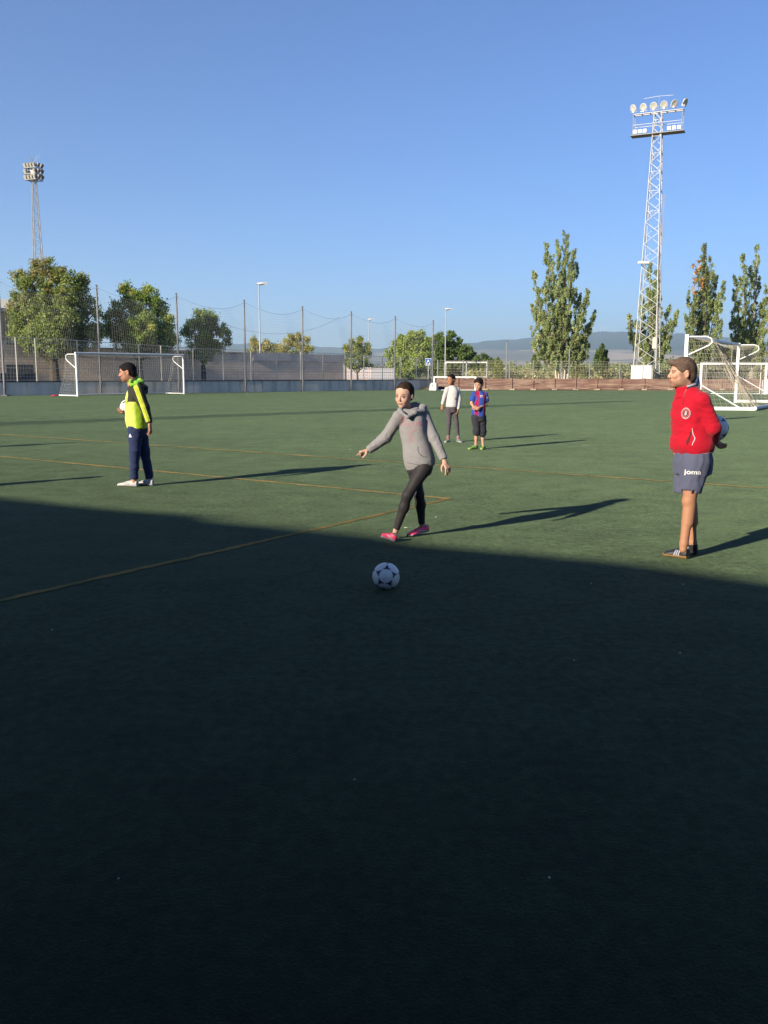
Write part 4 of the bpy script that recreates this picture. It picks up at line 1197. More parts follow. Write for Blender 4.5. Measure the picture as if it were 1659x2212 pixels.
# poplars
PG, PG2 = (.118, .140, .062), (.18, .185, .095)
plume_tree('poplar_tree', 'tallest poplar, flame shaped with a spreading base, left of the lattice mast', 'tree', 92, 1216,
    [(1216, 760, 1222, 512, 13), (1214, 730, 1204, 528, 12), (1212, 740, 1180, 530, 10), (1218, 720, 1241, 543, 11, .05), (1210, 760, 1188, 570, 15, .1), (1220, 740, 1235, 585, 14), (1210, 770, 1172, 620, 14, .2), (1205, 775, 1153, 592, 9, .15),
     (1208, 780, 1165, 650, 14, .25), (1205, 785, 1150, 660, 9, .2), (1222, 770, 1250, 640, 14), (1222, 780, 1270, 632, 9), (1225, 780, 1262, 670, 13, .1), (1225, 785, 1284, 678, 8), (1222, 790, 1272, 705, 13), (1205, 790, 1150, 715, 11, .25),
     (1205, 795, 1160, 735, 14, .2), (1225, 792, 1265, 735, 13), (1212, 800, 1185, 730, 16, .15), (1220, 800, 1240, 735, 16), (1208, 800, 1175, 765, 12), (1226, 800, 1258, 765, 11), (1215, 700, 1215, 600, 15), (1205, 800, 1152, 745, 10, .1), (1226, 800, 1270, 752, 10), (1210, 806, 1180, 775, 12), (1222, 806, 1250, 775, 12), (1212, 806, 1200, 765, 13), (1218, 806, 1230, 765, 13), (1208, 770, 1180, 680, 16, .1), (1224, 770, 1252, 690, 16), (1216, 780, 1214, 680, 18)],
    .20, PG, PG2, 21, .30, 1.25, group='poplars along the far side')
plume_tree('poplar_tree', 'poplar half hidden behind the lattice mast', 'tree', 96, 1408,
    [(1408, 770, 1403, 575, 9), (1408, 760, 1420, 590, 9), (1410, 740, 1412, 600, 12), (1404, 770, 1386, 640, 9, .2), (1412, 770, 1424, 650, 12), (1404, 785, 1354, 678, 9, .45), (1402, 785, 1372, 695, 11, .4), (1400, 790, 1362, 720, 8, .4),
     (1414, 780, 1446, 665, 9), (1416, 785, 1462, 678, 9), (1416, 790, 1450, 700, 13, .15), (1414, 795, 1440, 740, 13, .1), (1404, 795, 1388, 740, 12), (1410, 800, 1425, 755, 14, .1), (1408, 720, 1405, 640, 12)],
    .20, PG, PG2, 22, .22, 1.2, group='poplars along the far side', barkm=PALEBARK)
plume_tree('poplar_tree', 'poplar with a patch of orange autumn leaves near its top', 'tree', 90, 1520,
    [(1518, 770, 1521, 530, 9), (1520, 740, 1535, 560, 10), (1520, 720, 1545, 600, 10), (1516, 740, 1508, 590, 10), (1516, 765, 1500, 640, 10, .1), (1512, 775, 1486, 640, 9, .2), (1510, 785, 1484, 690, 10, .2), (1524, 775, 1562, 620, 9), (1524, 765, 1545, 650, 11),
     (1524, 785, 1556, 700, 11, .1), (1512, 790, 1490, 725, 11, .15), (1522, 795, 1545, 740, 12, .2), (1518, 800, 1510, 740, 12), (1518, 720, 1520, 620, 13), (1518, 800, 1530, 750, 12, .2)],
    .20, PG, PG2, 23, .24, 1.2, group='poplars along the far side')
plume_tree('poplar_tree', 'rightmost poplar at the picture edge, two tips', 'tree', 94, 1622,
    [(1622, 770, 1637, 536, 10), (1620, 760, 1605, 552, 9), (1620, 740, 1620, 580, 12), (1616, 770, 1588, 600, 9), (1616, 775, 1585, 670, 11, .2), (1612, 785, 1580, 700, 10, .15), (1626, 770, 1655, 625, 10), (1628, 780, 1672, 640, 11), (1624, 765, 1645, 660, 13), (1616, 785, 1600, 720, 13, .1), (1626, 790, 1650, 715, 13), (1622, 795, 1622, 735, 14, .15), (1616, 795, 1590, 740, 10), (1630, 795, 1668, 740, 12)],
    .20, PG, PG2, 24, .26, 1.2, group='poplars along the far side', barkm=PALEBARK)
# the orange leaves hang in the third poplar
pop3 = [o for o in bpy.data.objects if o.type == 'EMPTY' and 'orange autumn' in (o.get('label') or '')][0]
L = Leaves(77)
for px, py, r in ((1497, 575, 3), (1503, 590, 3), (1512, 580, 3.5), (1499, 605, 4), (1524, 600, 6), (1517, 608, 4), (1498, 622, 4.5), (1501, 632, 3), (1516, 620, 3), (1510, 565, 2.5), (1529, 592, 3)):
    L.clump(P(px, py, 89.4), r / 22.0 * 1.5, 26, .2, (.26, .14, .05))
L.build('autumn_leaves', pop3)
# extra scattered trees and shrubs on the plain
plume_tree('young_cypress', 'narrow dark green bush between the tall poplar and the lattice mast', 'tree', 106, 1299,
    [(1299, 808, 1300, 752, 8), (1299, 808, 1293, 758, 8), (1299, 808, 1307, 762, 8), (1299, 812, 1289, 775, 7), (1299, 812, 1311, 780, 6)], .24, (.042, .062, .018), (.1, .1, .03), 31, .1, 2.2)
plume_tree('young_cypress', 'small pointed green bush left of the tall poplar', 'tree', 112, 1157,
    [(1157, 808, 1158, 770, 6), (1157, 808, 1153, 775, 6), (1157, 810, 1162, 780, 5)], .24, (.055, .075, .02), (.1, .1, .03), 32, .1, 2.0)
plume_tree('young_cypress', 'small yellow green pointed bush beside the goal frame with the middle post', 'tree', 104, 1076,
    [(1076, 815, 1077, 782, 8), (1076, 815, 1071, 790, 7), (1076, 815, 1082, 792, 7)], .24, (.085, .105, .02), (.12, .12, .03), 33, .1, 2.0)
round_tree('leafy_shrub', 'big yellow green shrub seen through the net of the portable goal', 'shrub', 108, 1580,
    [(1560, 762, 18), (1585, 752, 20), (1605, 748, 18), (1575, 775, 20), (1600, 775, 20), (1622, 765, 16), (1550, 780, 14), (1640, 775, 16)], .3, (.10, .105, .032), (.14, .13, .04), 34, .12, 1.1, fork=1.0)
round_tree('leafy_shrub', 'olive shrub with a white blossom patch under the tall poplar', 'shrub', 100, 1245,
    [(1240, 800, 9), (1252, 797, 10), (1262, 802, 9), (1270, 806, 7)], .22, (.075, .088, .03), (.12, .12, .04), 35, .07, 1.5, fork=.6)

# far belt of scrub below the hills: one mass
def belt(name, x0, x1, Y0, Y1, ytop, col, n, size, seed):
    L = Leaves(seed); rr = random.Random(seed)
    for i in range(n):
        x = rr.uniform(x0, x1); Y = rr.uniform(Y0, Y1)
        yt = np.interp(x, [q[0] for q in ytop], [q[1] for q in ytop]) + 3.0 * math.sin(x * .11 + seed) + 2.2 * math.sin(x * .29)
        zt = max(.6, TOPZ(x, yt, Y)); h = zt * rr.uniform(.2, 1.0)
        p = BASE(x, Y); g = rr.uniform(.7, 1.3)
        L.clump((p.x, p.y, h), .55, 16, size, [q * g for q in col], squash=(1.3, 1, .9))
    o = L.build(name, None); tag(o, kind='stuff')
belt('scrub', 1010, 1760, 120, 150, [(1010, 790), (1060, 788), (1110, 792), (1200, 791), (1290, 795), (1370, 790), (1420, 786), (1450, 780), (1480, 782), (1550, 788), (1760, 784)], (.085, .10, .045), 3200, .32, 41)
belt('scrub', 1010, 1760, 105, 118, [(1010, 806), (1100, 802), (1180, 806), (1250, 804), (1330, 806), (1400, 804), (1480, 800), (1760, 802)], (.14, .135, .07), 2200, .26, 42)
belt('scrub', 480, 1010, 150, 190, [(480, 790), (700, 788), (860, 790), (1010, 788)], (.06, .07, .03), 600, .4, 43)
# white painted trunk foot and stake of the tall poplar
b = MB(); p = BASE(1213, 88)
for k in range(5): b.tube([p + Vector((-.4 + .2 * k, 0, 0)), p + Vector((-.62 + .30 * k, .05, TOPZ(1213, 799 + (k * 2 % 3) * 4, 88)))], [.12, .05], 6)
pt = [o for o in bpy.data.objects if o.type == 'EMPTY' and 'tallest poplar' in (o.get('label') or '')][0]
b.obj('pale_root_shoots', mat('pale_wood', (.42, .37, .30), .8), pt)
# ------------------------------------------------------------------ smooth bodies: distance fields turned into one continuous mesh
def V3(*a): return np.array(a, dtype=np.float64)
def nrm(v):
    v = np.asarray(v, dtype=np.float64); return v / (np.linalg.norm(v) + 1e-12)
class Field:
    def __init__(s, res=.006): s.res = res; s.p = []
    def cap(s, a, b, ra, rb, k=.02, cut0=None, cut1=None, neg=False, flat=1.0, fax=None):
        """tapered limb from a to b; cut0/cut1 cut it flat at that fraction; flat < 1 thins it along fax"""
        s.p.append(('cap', V3(*a), V3(*b), ra, rb, k, cut0, cut1, neg, flat, None if fax is None else nrm(fax))); return s
    def ell(s, c, r, ax=None, k=.02, neg=False):
        s.p.append(('ell', V3(*c), V3(*r), np.eye(3) if ax is None else np.array(ax, dtype=np.float64), k, neg)); return s
    def loft(s, a, b, lat, knots, k=.02, sq=2.0, neg=False):
        """knots: (t, offset sideways, offset forward, half width, half depth)"""
        a, b = V3(*a), V3(*b); s.p.append(('loft', a, b, nrm(lat), np.array(knots, dtype=np.float64), k, sq, neg)); return s
    def bounds(s):
        lo = V3(9e9, 9e9, 9e9); hi = -lo
        for q in s.p:
            l, h = s._bb(q)
            if q[0] == 'cap' and q[8] or q[0] == 'ell' and q[5] or q[0] == 'loft' and q[7]: continue
            lo = np.minimum(lo, l); hi = np.maximum(hi, h)
        return lo, hi
    def _bb(s, q):
        if q[0] == 'cap': m = max(q[3], q[4]); pts = np.array([q[1], q[2]]); 
        elif q[0] == 'ell': m = q[2].max(); pts = np.array([q[1]])
        else:
            K = q[4]; m = max(K[:, 3].max() + abs(K[:, 1]).max(), K[:, 4].max() + abs(K[:, 2]).max()); pts = np.array([q[1], q[2]])
        return pts.min(0) - m, pts.max(0) + m
    def mesh(s, post=None):
        res = s.res; lo, hi = s.bounds(); lo = lo - 4 * res; hi = hi + 4 * res
        n = np.ceil((hi - lo) / res).astype(int) + 1
        F = np.full(n, .2, dtype=np.float32)
        for q in s.p:
            l, h = s._bb(q)
            kk = q[5] if q[0] != 'ell' else q[4]
            mg = kk * 1.2 + 4 * res
            i0 = np.maximum(0, np.floor((l - mg - lo) / res).astype(int)); i1 = np.minimum(n, np.ceil((h + mg - lo) / res).astype(int) + 1)
            if (i1 <= i0).any(): continue
            X = (lo[0] + res * np.arange(i0[0], i1[0], dtype=np.float32))[:, None, None]
            Y = (lo[1] + res * np.arange(i0[1], i1[1], dtype=np.float32))[None, :, None]
            Z = (lo[2] + res * np.arange(i0[2], i1[2], dtype=np.float32))[None, None, :]
            if q[0] == 'cap':
                _, a, b, ra, rb, k, c0, c1, neg, flat, fax = q
                d = b - a; L = np.linalg.norm(d); u = d / max(L, 1e-9)
                px, py, pz = X - a[0], Y - a[1], Z - a[2]
                if flat != 1.0:
                    t0 = px * fax[0] + py * fax[1] + pz * fax[2]; e = (1 / flat - 1)
                    px = px + t0 * fax[0] * e; py = py + t0 * fax[1] * e; pz = pz + t0 * fax[2] * e
                t = px * u[0] + py * u[1] + pz * u[2]
                tc = np.clip(t / max(L, 1e-9), 0, 1)
                dd = np.sqrt((px - tc * d[0]) ** 2 + (py - tc * d[1]) ** 2 + (pz - tc * d[2]) ** 2) - (ra + (rb - ra) * tc)
                if c0 is not None: dd = np.maximum(dd, c0 * L - t)
                if c1 is not None: dd = np.maximum(dd, t - c1 * L)
            elif q[0] == 'ell':
                _, c, r, A, k, neg = q
                px, py, pz = X - c[0], Y - c[1], Z - c[2]
                w = [(px * A[i][0] + py * A[i][1] + pz * A[i][2]) / r[i] for i in range(3)]
                m0 = np.sqrt(w[0] ** 2 + w[1] ** 2 + w[2] ** 2)
                m1 = np.sqrt((w[0] / r[0]) ** 2 + (w[1] / r[1]) ** 2 + (w[2] / r[2]) ** 2)
                dd = m0 * (m0 - 1) / np.maximum(m1, 1e-6)
            else:
                _, a, b, lat, K, k, sq, neg = q
                d = b - a; L = np.linalg.norm(d); u = d / L
                lt = nrm(lat - u * lat.dot(u)); fw = np.cross(u, lt)        # forward = up x lateral
                px, py, pz = X - a[0], Y - a[1], Z - a[2]
                t = (px * u[0] + py * u[1] + pz * u[2]); tc = np.clip(t / L, 0, 1)
                tt = np.linspace(0, 1, 129); 
                def smooth(col):
                    y = np.interp(tt, K[:, 0], K[:, col]); ker = np.ones(9) / 9
                    return np.convolve(np.pad(y, 4, mode='edge'), ker, 'valid')
                ox, oy, wx, wy = [smooth(c).astype(np.float32) for c in (1, 2, 3, 4)]
                ii = (tc * 128).astype(np.int32)
                lx = px * lt[0] + py * lt[1] + pz * lt[2] - ox[ii]; ly = px * fw[0] + py * fw[1] + pz * fw[2] - oy[ii]
                W, D = wx[ii], wy[ii]
                rr = (np.abs(lx / W) ** sq + np.abs(ly / D) ** sq) ** (1 / sq)
                dd = (rr - 1) * np.minimum(W, D)
                e = np.maximum(-t, t - L)
                dd = np.maximum(dd, e)
            sl = F[i0[0]:i1[0], i0[1]:i1[1], i0[2]:i1[2]]
            if neg:
                h = np.clip(.5 - .5 * (sl + dd) / k, 0, 1)
                sl[...] = sl * (1 - h) + (-dd) * h + k * h * (1 - h)
            else:
                h = np.clip(.5 + .5 * (sl - dd) / k, 0, 1)
                sl[...] = sl * (1 - h) + dd * h - k * h * (1 - h)
        return surface_nets(F, lo, res)
def surface_nets(F, lo, res):
    S = F < 0; nx, ny, nz = F.shape
    def c(i, j, k): return S[i:nx - 1 + i, j:ny - 1 + j, k:nz - 1 + k]
    cnt = sum(c(i, j, k).astype(np.int8) for i in (0, 1) for j in (0, 1) for k in (0, 1))
    act = (cnt > 0) & (cnt < 8)
    idx = np.argwhere(act)
    vid = np.full(act.shape, -1, dtype=np.int64); vid[act] = np.arange(len(idx))
    acc = np.zeros((len(idx), 3)); num = np.zeros(len(idx))
    cor = [(i, j, k) for i in (0, 1) for j in (0, 1) for k in (0, 1)]
    for a in cor:
        for ax in range(3):
            if a[ax]: continue
            b = list(a); b[ax] = 1
            fa = F[idx[:, 0] + a[0], idx[:, 1] + a[1], idx[:, 2] + a[2]]; fb = F[idx[:, 0] + b[0], idx[:, 1] + b[1], idx[:, 2] + b[2]]
            m = (fa < 0) != (fb < 0)
            t = np.where(m, fa / np.where(m, fa - fb, 1), 0)
            pt = np.tile(np.array(a, dtype=np.float64), (len(idx), 1)); pt[:, ax] += t
            acc += pt * m[:, None]; num += m
    V = (idx + acc / num[:, None]) * res + lo
    Q = []
    for ax in range(3):
        sh = [slice(None)] * 3; s0 = list(sh); s1 = list(sh); s0[ax] = slice(0, -1); s1[ax] = slice(1, None)
        A, B = S[tuple(s0)], S[tuple(s1)]
        e = np.argwhere(A != B)
        o1, o2 = (ax + 1) % 3, (ax + 2) % 3
        ok = (e[:, o1] > 0) & (e[:, o2] > 0) & (e[:, o1] < F.shape[o1] - 1) & (e[:, o2] < F.shape[o2] - 1)
        e = e[ok]; inside = A[e[:, 0], e[:, 1], e[:, 2]]
        def g(d1, d2):
            q = e.copy(); q[:, o1] += d1; q[:, o2] += d2; return vid[q[:, 0], q[:, 1], q[:, 2]]
        q = np.stack([g(-1, -1), g(0, -1), g(0, 0), g(-1, 0)], 1)
        q[~inside] = q[~inside][:, ::-1]; Q.append(q)
    return V, np.concatenate(Q)
def vnormals(V, Q):
    n = np.cross(V[Q[:, 2]] - V[Q[:, 0]], V[Q[:, 3]] - V[Q[:, 1]])
    N = np.zeros_like(V)
    for k in range(4): np.add.at(N, Q[:, k], n)
    return N / (np.linalg.norm(N, axis=1)[:, None] + 1e-12)
def smooth_mesh(V, Q, it=2, f=.5):
    for _ in range(it):
        A = np.zeros_like(V); c = np.zeros(len(V))
        for k in range(4):
            a, b = Q[:, k], Q[:, (k + 1) % 4]
            np.add.at(A, a, V[b]); np.add.at(c, a, 1); np.add.at(A, b, V[a]); np.add.at(c, b, 1)
        V = V * (1 - f) + f * A / np.maximum(c, 1)[:, None]
    return V
def fold_noise(P_, scale, seed, octs=3, stretch=(1, 1, 1)):
    r = np.random.RandomState(seed); out = np.zeros(len(P_)); amp = 1.0; tot = 0
    X = P_ * np.array(stretch)
    for o in range(octs):
        s = scale * 2 ** o; v = np.zeros(len(P_))
        for k in range(5):
            d = r.normal(size=3); d /= np.linalg.norm(d); w = r.normal(size=3); w /= np.linalg.norm(w)
            v += np.sin((X @ d) * s * r.uniform(.7, 1.4) + r.uniform(0, 6.28) + .9 * np.sin((X @ w) * s * .6 + r.uniform(0, 6.28)))
        out += amp * (v / 5 * 1.6); tot += amp; amp *= .5
    return out / tot
def wrinkle(V, Q, amp, scale, seed, stretch=(1, 1, 1), mask=None, sharp=True):
    N = vnormals(V, Q); n = fold_noise(V, scale, seed, 3, stretch)
    if sharp: n = (1 - np.abs(n) * 2.0)
    d = n * amp
    if mask is not None: d = d * mask(V)
    return V + N * d[:, None]
def sdf_obj(name, F, m, parent, color=None, wr=None, sm=1, label=None, mask=None):
    V, Q = F.mesh()
    if sm: V = smooth_mesh(V, Q, sm)
    if wr:
        for w in (wr if isinstance(wr, list) else [wr]): V = wrinkle(V, Q, *w, mask=mask)
    c = None
    if color is not None: c = color(V, vnormals(V, Q)) if callable(color) else np.tile(np.array(color), (len(V), 1))
    o = mesh_obj(name, V, Q, m, parent, True, c)
    if label: o['label'] = label
    return o, V, Q

# bodies share these materials; colours come per vertex
SKIN = mat('skin', (.6, .4, .3), .62, vcol=True, spec=.25, noise=.05, nscale=60)
SKIN.node_tree.nodes['Principled BSDF'].inputs['Subsurface Weight'].default_value = .05
SKIN.node_tree.nodes['Principled BSDF'].inputs['Subsurface Radius'].default_value = (.012, .005, .003)
CLOTH = mat('cloth', (.5, .5, .5), .85, vcol=True, spec=.15, sheen=.08, noise=.06, nscale=90, bump=.25, bscale=220, bdist=.002)
FLEECE = mat('fleece', (.5, .5, .5), .95, vcol=True, spec=.1, sheen=.1, noise=.08, nscale=120, bump=.4, bscale=160, bdist=.003)
HAIRM = mat('hair', (.02, .015, .01), .85, vcol=True, spec=.12, noise=.25, nscale=70, bump=.4, bscale=120, bdist=.003)
SHOEM = mat('shoe', (.5, .5, .5), .5, vcol=True, spec=.4, noise=.06, nscale=50)

def frame(fwd, up=(0, 0, 1)):
    "rows: right, forward, up"
    f = nrm(fwd); r = nrm(np.cross(f, up)); u = np.cross(r, f); return np.array([r, f, u])

def add_head(F, c, A, h, fem=False, child=False, ear=True):
    if child: return add_child_head(F, c, A, h, fem)
    """c: centre of the head, A: frame rows (right, forward, up), h: chin to crown height"""
    R_, Fw, U = A; s = h / .235
    def w(x, y, z): return c + R_ * x * s + Fw * y * s + U * z * s
    F.ell(w(0, -.012, .030), (.074 * s, .094 * s, .086 * s), A, .02 * s)                 # cranium
    F.ell(w(0, .022, -.020), (.062 * s, .066 * s, .082 * s), A, .02 * s)                 # face
    jw = .046 if fem else .052
    F.ell(w(0, .036, -.070), (jw * s, .048 * s, .042 * s), A, .022 * s)                  # jaw
    F.ell(w(0, .066, -.094), (.023 * s, .020 * s, .018 * s), A, .014 * s)                # chin
    for sx in (-1, 1):
        F.ell(w(sx * .050, .012, -.062), (.016 * s, .035 * s, .034 * s), A, .02 * s)     # jaw angle
        F.ell(w(sx * .036, .068, -.022), (.022 * s, .020 * s, .018 * s), A, .014 * s)    # cheek
        F.ell(w(sx * .031, .088, .005), (.018 * s, .012 * s, .010 * s), A, .009 * s, neg=True)   # eye socket
        F.ell(w(sx * .031, .0755, .004), (.0125 * s, .0125 * s, .0105 * s), A, .003 * s)          # eyeball
        F.ell(w(sx * .028, .078, .022), (.026 * s, .008 * s, .007 * s), A, .012 * s)     # brow
        if ear:
            F.ell(w(sx * .077, -.010, -.008), (.008 * s, .019 * s, .032 * s), A, .006 * s)
            F.ell(w(sx * .084, -.004, -.006), (.006 * s, .009 * s, .017 * s), A, .004 * s, neg=True)
    F.cap(w(0, .086, .008), w(0, .1055, -.024), .007 * s, .0100 * s, .011 * s)            # nose
    F.ell(w(-.009, .098, -.030), (.008 * s, .010 * s, .007 * s), A, .006 * s); F.ell(w(.009, .098, -.030), (.008 * s, .010 * s, .007 * s), A, .006 * s)
    F.ell(w(0, .086, -.054), (.024 * s, .011 * s, .006 * s), A, .006 * s)                # upper lip
    F.ell(w(0, .084, -.066), (.020 * s, .011 * s, .007 * s), A, .006 * s)                # lower lip
    F.ell(w(0, .098, -.0600), (.026 * s, .006 * s, .0022 * s), A, .003 * s, neg=True)
    F.cap(w(0, -.018, -.055), w(0, -.035, -.15), (.046 if fem else .055) * s, (.046 if fem else .060) * s, .02 * s)   # neck
def add_child_head(F, c, A, h, fem):
    "rounder skull, full cheeks, small nose and chin"
    s = h / .235
    def w(x, y, z): return c + A[0] * x * s + A[1] * y * s + A[2] * z * s
    F.ell(w(0, -.012, .026), (.076 * s, .094 * s, .088 * s), A, .02 * s)
    F.ell(w(0, .020, -.024), (.062 * s, .064 * s, .078 * s), A, .02 * s)
    F.ell(w(0, .036, -.070), (.040 * s, .044 * s, .036 * s), A, .022 * s)
    F.ell(w(0, .064, -.092), (.018 * s, .017 * s, .015 * s), A, .014 * s)
    for sx in (-1, 1):
        F.ell(w(sx * .034, .056, -.032), (.022 * s, .022 * s, .022 * s), A, .022 * s)
        F.ell(w(sx * .030, .086, .000), (.018 * s, .012 * s, .010 * s), A, .008 * s, neg=True)
        F.ell(w(sx * .031, .0745, -.001), (.0130 * s, .0125 * s, .0110 * s), A, .003 * s)
        F.ell(w(sx * .078, -.010, -.012), (.007 * s, .017 * s, .028 * s), A, .006 * s)
    F.cap(w(0, .083, .004), w(0, .098, -.026), .007 * s, .0095 * s, .010 * s)
    F.ell(w(0, .092, -.030), (.014 * s, .010 * s, .007 * s), A, .006 * s)
    F.ell(w(0, .082, -.054), (.020 * s, .010 * s, .006 * s), A, .006 * s)
    F.ell(w(0, .080, -.064), (.017 * s, .010 * s, .006 * s), A, .006 * s)
    F.ell(w(0, .093, -.0590), (.022 * s, .005 * s, .0020 * s), A, .003 * s, neg=True)
    F.cap(w(0, -.018, -.055), w(0, -.032, -.14), .041 * s, .041 * s, .02 * s)
def head_color(V, c, A, h, skin, lip=(.42, .16, .13), brow=(.03, .02, .014), beard=None, eye=(.05, .03, .02)):
    s = h / .235; q = (V - c) @ A.T / s; x, y, z = q[:, 0], q[:, 1], q[:, 2]; ax = np.abs(x)
    col = np.tile(np.array(skin), (len(V), 1))
    near = (np.abs(q) < .2).all(1)
    def blend(m, c2, w=1.0):
        m = np.clip(m, 0, 1)[:, None] * w * near[:, None]; col[:] = col * (1 - m) + np.array(c2) * m
    red = np.array(skin) * np.array([1.08, .86, .82])
    blend(1 - np.hypot((ax - .042) / .024, (z + .03) / .022), red, .7)
    blend(1.3 * (1 - np.hypot((x) / .016, (z + .028) / .015)) * (y > .08), red, .6)
    if beard is not None:
        m = np.clip((-z - .030) / .02, 0, 1) * np.clip((y + .03) / .02, 0, 1)
        m = np.maximum(m, np.clip((ax - .055) / .008, 0, 1) * np.clip((.015 - z) / .02, 0, 1) * np.clip((y + .0) / .015, 0, 1) * (z > -.09))
        m *= 1 - .75 * np.clip(1.4 - np.hypot((ax - .03) / .028, (z + .035) / .025), 0, 1)
        m *= (z > -.125)
        blend(m, beard, .55)
    lm = (y > .066) * (1.6 * (1 - np.hypot(x / .026, (z + .060) / .0135)) )
    blend(lm, lip, .8)
    blend((y > .06) * 3 * (1 - np.hypot(x / .024, (z + .060) / .0028)), (.12, .04, .04), .8)
    bz = .0205 - 6 * (ax - .030) ** 2
    blend((y > .045) * 2.5 * (1 - np.hypot((ax - .031) / .024, (z - bz) / .0058)), brow, .85)
    e = np.hypot((ax - .031) / .0125, (z - .003) / .0042)
    blend(1.6 * (1 - np.hypot((ax - .030) / .024, (z - .006) / .014)) * (y > .05), np.array(skin) * np.array([.7, .6, .6]), .5)  # eye sockets darkened: shade under the brow put into the skin colour
    blend((y > .05) * 4 * (1 - e), (.11, .08, .065))
    blend((y > .05) * 4 * (1 - np.hypot((ax - .031) / .0070, (z - .003) / .0050)), eye)
    blend((y > .05) * 2.2 * (1 - np.hypot((ax - .031) / .0170, (z - .0080) / .0040)), (.03, .02, .018), .9)
    blend((y > .085) * 2.0 * (1 - np.hypot((ax - .008) / .004, (z + .036) / .003)), (.12, .05, .04), .8)
    return col

def add_hand(F, wrist, d, palm_n, s=1.0, curl=(.35, .4, .45, .5), thumb=.5, side=1, spread=.10, k=.004):
    """d: direction wrist to knuckles, palm_n: the way the palm faces, side: +1 when the thumb is on d x palm_n's side"""
    d = nrm(d); n = nrm(palm_n - d * np.dot(palm_n, d)); t = np.cross(d, n) * side
    w = np.asarray(wrist, dtype=np.float64); L = .088 * s
    F.cap(w - d * .03 * s, w + d * .02 * s, .026 * s, .026 * s, .014 * s, flat=.78, fax=n)
    for o in (-.024, -.008, .009, .024):
        F.cap(w + d * .014 * s + t * o * .7 * s, w + d * L * .93 + t * o * s, .0165 * s, .0135 * s, .010 * s, flat=.85, fax=n)
    lens = (.070, .079, .074, .058); offs = (.031, .0105, -.0105, -.030); rad = (.0092, .0096, .0092, .0080)
    for i in range(4):
        b = w + d * L * (.97 - .04 * abs(i - 1)) + t * offs[i] * s
        a = 0.0; p = b; dirr = nrm(d + t * spread * (1.2 - i * .8))
        seg = [.45, .31, .24]
        for j in range(3):
            a = curl[i] * (1.0 if j == 0 else 1.15) + a
            q = p + (dirr * math.cos(a) + n * math.sin(a)) * lens[i] * seg[j] * s
            F.cap(p, q, rad[i] * s * (1 - j * .08), rad[i] * s * (.93 - j * .08), k * s if j == 0 else .002 * s); p = q
    p = w + d * .022 * s + t * .026 * s + n * .006 * s
    q = p + nrm(d * .62 + t * .85 + n * (.25 + thumb * .4)) * .040 * s
    r = q + nrm(d * .85 + t * (.45 - thumb * .7) + n * (.2 + thumb * .6)) * .032 * s
    e = r + nrm(d * .95 + t * (.15 - thumb * .8) + n * (.1 + thumb * .7)) * .025 * s
    F.cap(p, q, .0155 * s, .0120 * s, .010 * s); F.cap(q, r, .0112 * s, .0100 * s, .003 * s); F.cap(r, e, .0098 * s, .0082 * s, .002 * s)

def add_shoe(F, heel, toe, up, s, w=.046, h=.075, k=.012):
    "upper and sole of a low trainer from heel point to toe point, both on the sole"
    d = toe - heel; L = np.linalg.norm(d); u = d / L; up = nrm(up - u * np.dot(up, u)); lat = np.cross(up, u)
    F.loft(heel, toe, lat, [(0, 0, .040 * s, w * .70, .040 * s), (.10, 0, .044 * s, w * .82, .044 * s), (.3, 0, .041 * s, w * .80, .041 * s), (.5, -.004, .030 * s, w * .9, .030 * s),
                            (.7, -.003, .026 * s, w * 1.02, .026 * s), (.85, .002, .022 * s, w * .95, .022 * s), (.96, .004, .017 * s, w * .62, .017 * s), (1, .004, .014 * s, w * .35, .012 * s)], k, 2.6)
    F.cap(heel + u * L * .18 + up * .045 * s, heel + u * L * .18 + up * (h + .006) * s, .036 * s, .032 * s, k, cut1=.85)
    F.cap(heel + u * L * .28 + up * .060 * s, heel + u * L * .56 + up * .045 * s, .026 * s, .024 * s, k)
def shoe_color(V, heel, toe, up, upper, sole, solet=.022, extra=None):
    d = toe - heel; L = np.linalg.norm(d); u = d / L; up = nrm(up - u * np.dot(up, u)); lat = np.cross(u, up)
    q = V - heel; x = q @ u / L; y = q @ lat; z = q @ up
    col = np.tile(np.array(upper), (len(V), 1))
    m = z < solet * (1 + .25 * (x < .35)); col[m] = sole
    if extra: extra(col, x, y, z)
    return col
def decal(name, pts_fn_or_obj, target_V, *a): pass
def text_mesh(txt, size, bold=.0):
    cu = bpy.data.curves.new('lettering', 'FONT'); cu.body = txt; cu.size = size; cu.offset = bold; cu.resolution_u = 3
    cu.align_x = 'CENTER'; cu.align_y = 'CENTER'
    o = bpy.data.objects.new('lettering', cu); COL.objects.link(o)
    dg = bpy.context.evaluated_depsgraph_get(); dg.update()
    me = bpy.data.meshes.new_from_object(o.evaluated_get(dg)); v = np.array([tuple(p.co) for p in me.vertices]); f = [tuple(p.vertices) for p in me.polygons]
    bpy.data.objects.remove(o); bpy.data.curves.remove(cu); bpy.data.meshes.remove(me)
    return v, f
from mathutils.bvhtree import BVHTree
